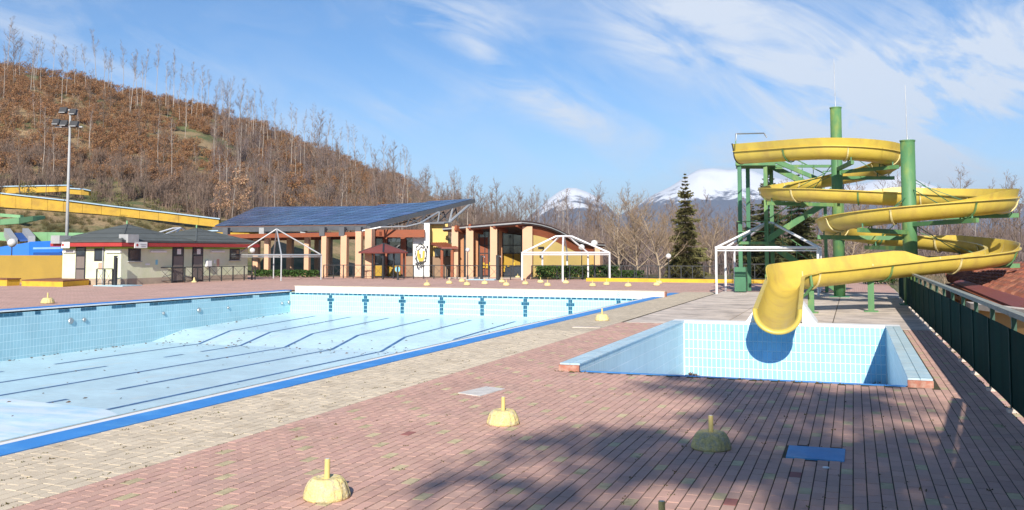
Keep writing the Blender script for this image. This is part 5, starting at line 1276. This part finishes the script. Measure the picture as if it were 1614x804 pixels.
def bare_tree(seed, H, lean=0.03, clear=.45, spread=.16, nb=15, ntw=9, tr=.013, tw=.030, up=.9, droop=0.0, wob=.02):
    """returns (trunk builder, crown builder): tapered trunk with limbs, and fine twigs"""
    g = random.Random(seed); T_, K = MB(), MB()
    pts = [Vector((0, 0, -.4))]; d = Vector((g.uniform(-1, 1) * lean, g.uniform(-1, 1) * lean, 1)); n = 9; p = Vector((0, 0, 0)); pts.append(p.copy())
    for k in range(n):
        d += Vector((g.uniform(-1, 1), g.uniform(-1, 1), 0)) * wob; d.normalize(); p = p + d * (H / n); pts.append(p.copy())
    r0 = H * tr; T_.tube(pts, [r0 * 1.3] + [r0 * (1 - .9 * (k / n) ** .8) + .006 for k in range(n + 1)], 6)
    def tri(a, b, w):
        dd = (b - a); s_ = dd.cross(Vector((g.uniform(-1, 1), g.uniform(-1, 1), g.uniform(-1, 1))))
        if s_.length < 1e-6: return
        s_ = s_.normalized() * w; K.add([a - s_, a + s_, b], [(0, 1, 2)])
    for b in range(nb):
        f = clear + (1 - clear) * ((b + g.random()) / nb); i = min(n, int(f * n)); q = pts[1 + i].lerp(pts[min(n + 1, 2 + i)], f * n - i)
        a = g.uniform(0, 6.28); L = H * spread * (1.25 - .75 * (f - clear) / (1 - clear)) * g.uniform(.7, 1.25)
        dr = Vector((cos(a), sin(a), up * g.uniform(.7, 1.4))).normalized(); lp_ = [q]; c = q
        for k in range(4):
            dr = (dr + Vector((g.uniform(-.22, .22), g.uniform(-.22, .22), .12 - droop))).normalized(); c = c + dr * L / 4; lp_.append(c)
        rb = r0 * (1 - f) * .55 + .012; T_.tube(lp_, [rb * (1 - .2 * k) for k in range(5)], 4, cap=False)
        for t in range(ntw):
            f2 = g.uniform(.15, 1); j = min(3, int(f2 * 4)); s0 = lp_[j].lerp(lp_[j + 1], f2 * 4 - j)
            d2 = (dr * .8 + Vector((g.uniform(-1, 1), g.uniform(-1, 1), g.uniform(-.3, .9)))).normalized(); l2 = L * g.uniform(.22, .5)
            e = s0 + d2 * l2; tri(s0, e, tw)
            for s2 in range(3):
                m2 = s0.lerp(e, g.uniform(.2, .95)); d3 = (d2 + Vector((g.uniform(-.8, .8), g.uniform(-.8, .8), g.uniform(-.4, .7)))).normalized(); e3 = m2 + d3 * l2 * g.uniform(.35, .7); tri(m2, e3, tw * .7)
                if s2 == 0: m3 = m2.lerp(e3, .6); tri(m3, m3 + (d3 + Vector((g.uniform(-.8, .8), g.uniform(-.8, .8), g.uniform(-.3, .6)))).normalized() * l2 * .35, tw * .6)
    return T_, K
def leaf_cloud(mb, g, c, rad, n, size, flat=1.0):
    for k in range(n):
        v = Vector((g.gauss(0, 1), g.gauss(0, 1), g.gauss(0, 1))).normalized() * (g.random() ** .45); p = Vector(c) + Vector((v.x * rad[0], v.y * rad[1], v.z * rad[2]))
        a = Vector((g.uniform(-1, 1), g.uniform(-1, 1), g.uniform(-1, 1))).normalized(); b = a.cross(Vector((g.uniform(-1, 1), g.uniform(-1, 1), g.uniform(-1, 1)))).normalized(); s_ = size * g.uniform(.6, 1.3)
        mb.quad(p - a * s_, p - b * s_ * .55, p + a * s_, p + b * s_ * .55)
TEMPL = {}
def template(key, kind, trunk, crown, tm, cm, name):
    TEMPL[key] = (name, trunk.mesh(name + '_trunk', tm, True), crown.mesh(name + '_crown', cm))
def plant(key, loc, label, cat, group, rz, sc):
    name, tme_, cme = TEMPL[key]; t = thing(name, label, cat, loc, group, rz); t.scale = (sc,) * 3 if isinstance(sc, (int, float)) else sc
    for nm, me in (('trunk', tme_), ('crown', cme)):
        o = bpy.data.objects.new(nm, me); COL.objects.link(o); o.parent = t
    return t
for k in range(6): template(('birch', k), 0, *bare_tree(100 + k, 11.0, .09, .52, .13, 13, 8, .0062, .018, 1.5, wob=.045), m_birch, m_twigp, 'birch_tree')
for k in range(5): template(('bare', k), 0, *bare_tree(200 + k, 11.0, .04, .25, .22, 20, 10, .011, .024, .9), m_bark, m_twig, 'bare_tree')
for k in range(3): template(('och', k), 0, *bare_tree(300 + k, 9.0, .10, .10, .46, 30, 17, .020, .017, .55, wob=.09), m_barkw, m_twigo, 'bare_tree')
for k in range(3):
    g = random.Random(400 + k); T_, K = bare_tree(410 + k, 4.6, .05, .2, .22, 12, 3, .014, .03, .8)
    for q in range(26):
        z = g.uniform(1.0, 4.6); rr_ = 1.25 * sin(pi * min(1, (z - .6) / 4.6) ** .8) * g.uniform(.4, 1); a = g.uniform(0, 6.28); leaf_cloud(K, g, (rr_ * cos(a), rr_ * sin(a), z), (.45, .45, .38), 30, .10)
    template(('russet', k), 0, T_, K, m_bark, [m_oak2, m_oak][k % 2], 'russet_tree')
def spruce(seed, H, W, mat):
    g = random.Random(seed); T_, K = MB(), MB()
    T_.tube([(0, 0, -.3), (0, 0, H * .5), (0, 0, H)], [H * .016, H * .009, .01], 7)
    z = H * .07
    while z < H * .985:
        f = (z / H); L = W * (1 - f) ** .85 * g.uniform(.85, 1.1) + .12; nb = 9 if f < .8 else 6
        for b in range(nb):
            a = 6.28 * b / nb + g.uniform(-.5, .5); l_ = L * g.uniform(.5, 1.2); dz = g.uniform(-.45, -.05) * l_ if f < .75 else .1 * l_
            e0 = Vector((0, 0, z)); e1 = Vector((cos(a) * l_, sin(a) * l_, z + dz + .12 * l_)); T_.tube([e0, e1], [.03, .008], 3, cap=False)
            ns = max(5, int(l_ * 12))
            for s_ in range(ns):
                t = (s_ + g.random()) / ns; q = e0.lerp(e1, .12 + .88 * t); sd = Vector((-sin(a), cos(a), 0)); w_ = l_ * .30 * (1.1 - .75 * t) + .06
                for sg_ in (-1, 1):
                    tip = q + (sd * sg_ * w_ + Vector((cos(a), sin(a), 0)) * w_ * .5) * g.uniform(.7, 1.2) - Vector((0, 0, w_ * g.uniform(.15, .75))); v_ = Vector((cos(a), sin(a), 0)) * .085 + Vector((0, 0, g.uniform(.0, .09)))
                    K.add([q - v_, q + v_, tip + v_ * .3, tip - v_ * .3], [(0, 1, 2, 3)])
        z += H * .030 * g.uniform(.5, 1.6)
    return T_, K
template(('spruce', 0), 0, *spruce(1, 12, 3.3, 0), m_bark, m_pine2, 'spruce_tree')
template(('spruce', 1), 0, *spruce(2, 11, 3.0, 0), m_bark, m_pine, 'spruce_tree')
def where(u):
    for lim, t in ((60, 'above the left edge'), (130, 'above the floodlight mast'), (220, 'above the first hut roof'), (300, 'above the second hut roof'), (350, 'left of the solar roof'), (430, 'over the left third of the solar roof'), (510, 'over the middle of the solar roof'), (590, 'over the right third of the solar roof'), (670, 'over the roof truss'), (750, 'beside the tip of the solar roof'), (830, 'over the flat front of the curved roof'), (900, 'over the wave of the curved roof'), (960, 'under the small snowy peak'),
                   (1030, 'right of the yellow wall'), (1075, 'left of the spruce'), (1130, 'right of the spruce'), (1170, 'left of the stair tower'), (1230, 'behind the stair tower'), (1300, 'between tower and first slide column'), (1360, 'right of the first slide column'), (1430, 'left of the second slide column'), (1490, 'right of the second slide column'), (1550, 'inside the right loops of the slide'), (1620, 'at the right edge behind the slide')):
        if u < lim: return t
    return 'beyond the right edge'
def rowof(d, a, b): return 'front' if d < a + (b - a) / 3 else 'middle' if d < a + 2 * (b - a) / 3 else 'rearmost'
# --- trees on the hillside, one by one
g = random.Random(21)
# tall birches along the ridge, placed by the photo's column
for k, u in enumerate([2, 22, 40, 48, 56, 73, 90, 97, 110, 128, 146, 160, 168, 186, 199, 212, 222, 240, 256, 268, 275, 290, 297, 316, 324, 337, 348, 357, 372, 383, 396, 408, 420, 432, 441, 455, 464, 478, 487, 500, 512, 524, 533, 546, 560, 575, 588, 602, 615, 630]):
    r_ = lerp_tab(RIDGE_D, u); d = r_ - g.uniform(2, 26); p = HP(u, d); h = g.uniform(.75, 1.1) * (1.0 if u < 420 else .85)
    side = ['leftmost edge of the ridge', 'left part of the ridge', 'middle of the ridge', 'right slope of the ridge'][0 if u < 25 else 1 if u < 220 else 2 if u < 420 else 3]
    plant(('birch', k % 6), p, f'leafless skyline tree on the {side}, {ORD[k]} from the left', 'tree', 'leafless trees along the ridge', g.uniform(0, 6.28), h)
for k in range(78):
    u = g.uniform(-20, 420) if k < 48 else g.uniform(300, 760); r_, w2 = lerp_tab(RIDGE_D, u), lerp_tab(WALL_D, u) + 16; t = g.random() ** .9; d = w2 + (r_ - w2) * t * .93; p = HP(u, d)
    plant(('birch', g.randrange(6)) if g.random() < .72 else ('bare', g.randrange(5)), p, f'slim leafless {rowof(d, w2, r_)} hillside tree {where(u)}', 'tree', 'leafless trees on the hillside', g.uniform(0, 6.28), g.uniform(.35, .9))
# belt of bare trees at the foot of the hill and behind the buildings
for k in range(105):
    u = 330 + 620 * (k + g.random()) / 105; d = lerp_tab(WALL_D, u) + g.uniform(2, 60); p = HP(u, d)
    plant(('bare', g.randrange(5)) if g.random() < .7 else ('birch', g.randrange(6)), p, f'bare {rowof(d - lerp_tab(WALL_D, u), 2, 62)} row tree of the wood {where(u)}', 'tree', 'bare trees of the wood behind the buildings', g.uniform(0, 6.28), g.uniform(.55, .85))
for k in range(14):
    u = 20 + 320 * (k + g.random()) / 14; d = lerp_tab(WALL_D, u) + g.uniform(9, 20); p = HP(u, d)
    plant(('bare', g.randrange(5)), p, f'small grey leafless tree on the yellow wall terrace, {ORD[k]} from the left', 'tree', 'small leafless trees above the yellow walls', g.uniform(0, 6.28), g.uniform(.4, .7))
plant(('russet', 0), HP(347, 109), 'small round russet leaved tree left of the solar roof', 'tree', None, .4, 1.0)
plant(('russet', 1), HP(455, 124), 'russet leaved tree rising behind the middle of the solar roof', 'tree', None, 1.4, 1.5)
plant(('russet', 2), HP(375, 112), 'brown leaved tree touching the left corner of the solar roof', 'tree', None, 2.4, 1.3)
# --- trees behind the terrace and the slide
for k in range(100):
    u = 880 + 780 * (k + g.random()) / 100; d = g.uniform(82, 150); p = D(u, 396, d); p.z = max(-.1, hill(u, d)) if d > 110 else -.1
    plant(('bare', g.randrange(5)) if g.random() < .75 else ('birch', g.randrange(6)), p, f'bare {rowof(d, 82, 150)} row tree of the far wood {where(u)}', 'tree', 'bare trees of the far wood' if u < 1170 else 'bare trees behind the slide', g.uniform(0, 6.28), g.uniform(.5, .78) * (.9 if u < 1190 else 1.12))
for k, (u, d, s_, l) in enumerate(((1005, 72, .66, 'spreading bare tree with ochre twigs right of the yellow building'), (1040, 69, .58, 'low spreading bare tree with pale trunk beside the globe lamp'), (1072, 74, .60, 'ochre twigged bare tree in front of the spruce'), (975, 78, .64, 'ochre bare tree behind the right end of the hedge'), (1118, 80, .55, 'ochre bare tree left of the white gazebo by the slide'),
                                      (1255, 72, .6, 'brownish bare tree behind the stairs'), (1340, 66, .55, 'bare bush like tree behind the slide columns'), (1480, 50, .42, 'bare twiggy bush over the end of the fence'), (1445, 55, .45, 'bare twiggy bush beside the far slide column'))):
    p = D(u, 396, d); p.z = -.05 if u < 1400 else -2.0; plant(('och', k % 3), p, l, 'tree', None, k * 1.3, s_)
p = D(1081, 396, 70); p.z = -.1; plant(('spruce', 0), p, 'tall narrow spruce in front of the snowy mountain', 'tree', None, .3, (.52, .52, .68))
for u, d, s_, l in ((1212, 66, .72, 'dark spruce behind the left of the stair tower'), (1260, 70, .74, 'dark spruce behind the green stairs'), (1185, 74, .55, 'small dark spruce behind the white gazebo by the slide')):
    p = D(u, 396, d); p.z = -.1; plant(('spruce', 1), p, l, 'tree', None, u * .1, s_)
# broad cedar behind the photographer; its shade falls on the paving
def cedar(seed, H):
    g = random.Random(seed); T_, K = MB(), MB(); T_.tube([(0, 0, -.3), (.1, 0, H * .5), (0, .1, H * .93)], [.38, .26, .05], 9)
    z = H * .45
    while z < H:
        f = (z / H - .45) / .55; L = (4.6 - 2.4 * f ** 2) * g.uniform(.75, 1.1)
        for b in range(4):
            a = g.uniform(0, 6.28); l_ = L * g.uniform(.55, 1.1); e0 = Vector((0, 0, z)); e1 = Vector((cos(a) * l_, sin(a) * l_, z + g.uniform(-.3, .5))); T_.tube([e0, e0.lerp(e1, .5) + Vector((0, 0, .2)), e1], [.07, .05, .015], 4, cap=False)
            for s_ in range(int(l_ * 9)):
                t = g.uniform(.2, 1); q = e0.lerp(e1, t); w_ = .75 * (1.15 - t * .6); c = q + Vector((g.gauss(0, w_ * .5), g.gauss(0, w_ * .5), g.gauss(0, .12)))
                leaf_cloud(K, g, c, (.42, .42, .12), 10, .12)
        z += g.uniform(.5, 1.0)
    return T_, K
template(('cedar', 0), 0, *cedar(8, 18.5), m_bark, m_pine, 'cedar_tree')
plant(('cedar', 0), (5.4, -15.5, -.05), 'broad flat topped cedar standing behind the photographer', 'tree', None, .6, 1.0)
# hedge, shrubs
def hedge(label, pts, h, w_, n):
    gg = random.Random(5); a, b = Vector(pts[0]), Vector(pts[1]); L = (b - a).length; d = (b - a).normalized(); s_ = Vector((-d.y, d.x, 0)); t = thing('hedge', label, 'hedge', tuple((a + b) / 2)); K = MB()
    for k in range(n):
        x = gg.uniform(0, L); y = gg.uniform(-w_, w_) * .5; z = gg.random() ** .6 * h * (1 + .12 * mnoise.noise((x * .8, y, 1.0))); p = a + d * x + s_ * y + Vector((0, 0, z)); q = Vector((gg.uniform(-1, 1), gg.uniform(-1, 1), gg.uniform(-1, 1))).normalized(); r2 = q.cross(Vector((gg.uniform(-1, 1), gg.uniform(-1, 1), gg.uniform(-1, 1)))).normalized(); z_ = gg.uniform(.05, .11)
        K.quad(p - q * z_, p - r2 * z_ * .6, p + q * z_, p + r2 * z_ * .6)
    K.build('foliage', m_hedge, t)
    mt = MB()
    for k in range(int(L / .5)): q = a + d * (k * .5 + .2); mt.beam(q, q + Vector((0, 0, h * .8)), .05)
    mt.build('stems', m_bark, t, kind='stuff')
hedge('green laurel hedge below the yellow side wall', (fl2(D(846, 440, 67.6)), fl2(D(972, 440, 69.5))), 1.0, 1.1, 5200)
hedge('low ragged end of the hedge by the railing', (fl2(D(973, 440, 70)), fl2(D(1010, 440, 71))), .6, 1.0, 1100)
hedge('low clipped hedge between the canopy columns', (fl2(D(402, 434, 75)), fl2(D(500, 435, 73.5))), .55, .8, 2600)
hedge('low green shrub row beyond the deck by the fence', (fl2(D(1362, 440, 58)), fl2(D(1412, 440, 58))), .8, 1.2, 1400)

# --- russet oak scrub and brush: one uncountable mass each, instanced over the slope
def scatter(name, label, cat, tmpl, pts, mat=None):
    """points with scale and rotation -> geometry-node instances of a hidden template mesh"""
    me = bpy.data.meshes.new(name); me.from_pydata([p[0] for p in pts], [], [])
    at = me.attributes.new('sc', 'FLOAT', 'POINT'); at.data.foreach_set('value', [p[1] for p in pts]); at = me.attributes.new('rz', 'FLOAT', 'POINT'); at.data.foreach_set('value', [p[2] for p in pts])
    ob = bpy.data.objects.new(name, me); COL.objects.link(ob); tag(ob, label, cat, kind='stuff')
    src = bpy.data.objects.new(name + '_template', tmpl)
    ng = bpy.data.node_groups.new(name, 'GeometryNodeTree'); ng.interface.new_socket('Geometry', in_out='INPUT', socket_type='NodeSocketGeometry'); ng.interface.new_socket('Geometry', in_out='OUTPUT', socket_type='NodeSocketGeometry')
    N, L = ng.nodes, ng.links; gi, go = N.new('NodeGroupInput'), N.new('NodeGroupOutput'); ip = N.new('GeometryNodeInstanceOnPoints'); oi = N.new('GeometryNodeObjectInfo'); oi.inputs['Object'].default_value = src; oi.inputs['As Instance'].default_value = True
    na, nr = N.new('GeometryNodeInputNamedAttribute'), N.new('GeometryNodeInputNamedAttribute'); na.inputs['Name'].default_value = 'sc'; nr.inputs['Name'].default_value = 'rz'
    cx = N.new('ShaderNodeCombineXYZ'); L.new(nr.outputs['Attribute'], cx.inputs[2]); L.new(gi.outputs[0], ip.inputs['Points']); L.new(oi.outputs['Geometry'], ip.inputs['Instance']); L.new(cx.outputs[0], ip.inputs['Rotation']); L.new(na.outputs['Attribute'], ip.inputs['Scale']); L.new(ip.outputs[0], go.inputs[0])
    md = ob.modifiers.new('scatter', 'NODES'); md.node_group = ng; return ob
def bush(seed, n, size, mat, rad=1.3, stems=True):
    gg = random.Random(seed); K = MB()
    for k in range(13):
        a, r_ = gg.uniform(0, 6.28), rad * sqrt(gg.random()); z = gg.uniform(.25, 1.9) * (1.15 - .4 * r_ / rad); leaf_cloud(K, gg, (r_ * cos(a), r_ * sin(a), z), (.5, .5, .4), n // 13, size)
    if stems:
        for k in range(8): a = gg.uniform(0, 6.28); K.tube([(0, 0, -.2), (cos(a) * .5, sin(a) * .5, 1.0), (cos(a) * rad * .8, sin(a) * rad * .8, gg.uniform(1.5, 2.4))], [.035, .025, .01], 3, mi=1, cap=False)
    return K.mesh('scrub', [mat, m_bark])
g = random.Random(77)
def slope_pts(n, u0, u1, t0, t1, s0, s1, cond=None):
    out = []
    while len(out) < n:
        u = g.uniform(u0, u1); r_, w2 = lerp_tab(RIDGE_D, u), lerp_tab(WALL_D, u) + 14; d = w2 + (r_ + 4 - w2) * g.uniform(t0, t1); p = HP(u, d)
        if cond and not cond(u, d, p): continue
        out.append(((p.x, p.y, p.z - .1), g.uniform(s0, s1), g.uniform(0, 6.28)))
    return out
clump = lambda u, d, p: mnoise.noise((p.x * .08, p.y * .08, 5.0)) > -.28 + g.uniform(-.2, .2)
for k in range(3): scatter('oak_scrub', 'russet leaved oak scrub covering the hillside', 'scrub', bush(500 + k, 620, .095, m_oak), slope_pts(620, -140, 640, .12, 1.0, .30, 1.15, clump))
scatter('oak_scrub', 'pale brown leaved scrub mixed into the hillside', 'scrub', bush(510, 480, .09, m_oak2), slope_pts(420, -140, 720, .05, 1.0, .45, .95, clump))
def brush_mesh(seed, mat, n=70, H=2.6):
    gg = random.Random(seed); K = MB()
    for k in range(n):
        a, r_ = gg.uniform(0, 6.28), gg.random() * .9; b = Vector((cos(a) * r_, sin(a) * r_, -.1)); e = b + Vector((gg.uniform(-.6, .6), gg.uniform(-.6, .6), H * gg.uniform(.4, 1))); s_ = Vector((gg.uniform(-1, 1), gg.uniform(-1, 1), 0)).normalized() * .028
        K.add([b - s_, b + s_, e], [(0, 1, 2)])
        for j in range(3):
            m_ = b.lerp(e, gg.uniform(.3, .9)); K.add([m_ - s_ * .7, m_ + s_ * .7, m_ + Vector((gg.uniform(-.5, .5), gg.uniform(-.5, .5), gg.uniform(.2, .6)))], [(0, 1, 2)])
    return K.mesh('brush', mat)
scatter('bare_brush', 'grey leafless brush at the foot of the wooded hill', 'brush', brush_mesh(1, m_twig), slope_pts(420, -140, 900, -.02, .24, .7, 1.4))
scatter('bare_brush', 'violet grey leafless saplings between the trees', 'brush', brush_mesh(2, m_twigp, 60, 4.5), slope_pts(300, 330, 900, 0, .8, .7, 1.2))
wp = []
for k in range(520):
    u = g.uniform(840, 1680); d = g.uniform(80, 165); p = D(u, 396, d); wp.append(((p.x, p.y, max(-.1, hill(u, d)) if d > 100 else -.1), g.uniform(.8, 1.7), g.uniform(0, 6.28)))
scatter('bare_brush', 'leafless undergrowth of the wood beyond the terrace', 'brush', brush_mesh(3, m_twigp, 70, 2.8), wp)
# green and dark shrubs along the yellow walls, dry weeds on the grass bank
sp = []
for u, d, s_ in ((35, 105, .9), (52, 101, .7), (98, 103, .7), (188, 108, .9), (196, 107, .7), (246, 109, .8), (276, 110, .7), (310, 112, .6), (232, 112, .6), (120, 104, .5), (150, 112, .7), (-20, 104, 1.0)):
    p = HP(u, d); sp.append(((p.x, p.y, p.z - .1), s_, u))
scatter('shrub', 'dark green evergreen shrubs dotted along the yellow walls', 'shrubs', bush(530, 420, .10, m_pine2), sp)
wp = []
for k in range(900):
    u = g.uniform(-60, 345); f, w2 = lerp_tab(FOOT_D, u), lerp_tab(WALL_D, u); d = f + 2 + (w2 - f - 3) * g.random(); p = HP(u, d); wp.append(((p.x, p.y, p.z - .05), g.uniform(.12, .34), g.uniform(0, 6.28)))
scatter('dry_weeds', 'dry weeds on the grass bank below the yellow wall', 'weeds', brush_mesh(4, m_weed, 60, 2.6), wp)

# ================================================================== AIR
hz = MB().bx(-8800, 8800, -2000, 12500, -4.2, 730).build('haze', None, kind='stuff', label='thin blue mountain air over the whole valley', cat='haze')
hm = bpy.data.materials.new('thin_air'); hm.use_nodes = True; hn = hm.node_tree.nodes; hl = hm.node_tree.links; hn.clear()
ho = hn.new('ShaderNodeOutputMaterial'); hv = hn.new('ShaderNodeVolumePrincipled'); hv.inputs['Color'].default_value = (0.66, 0.80, 1.0, 1); hv.inputs['Density'].default_value = 0.00010; hv.inputs['Anisotropy'].default_value = 0.1
hl.new(hv.outputs[0], ho.inputs['Volume']); hz.data.materials.clear(); hz.data.materials.append(hm)
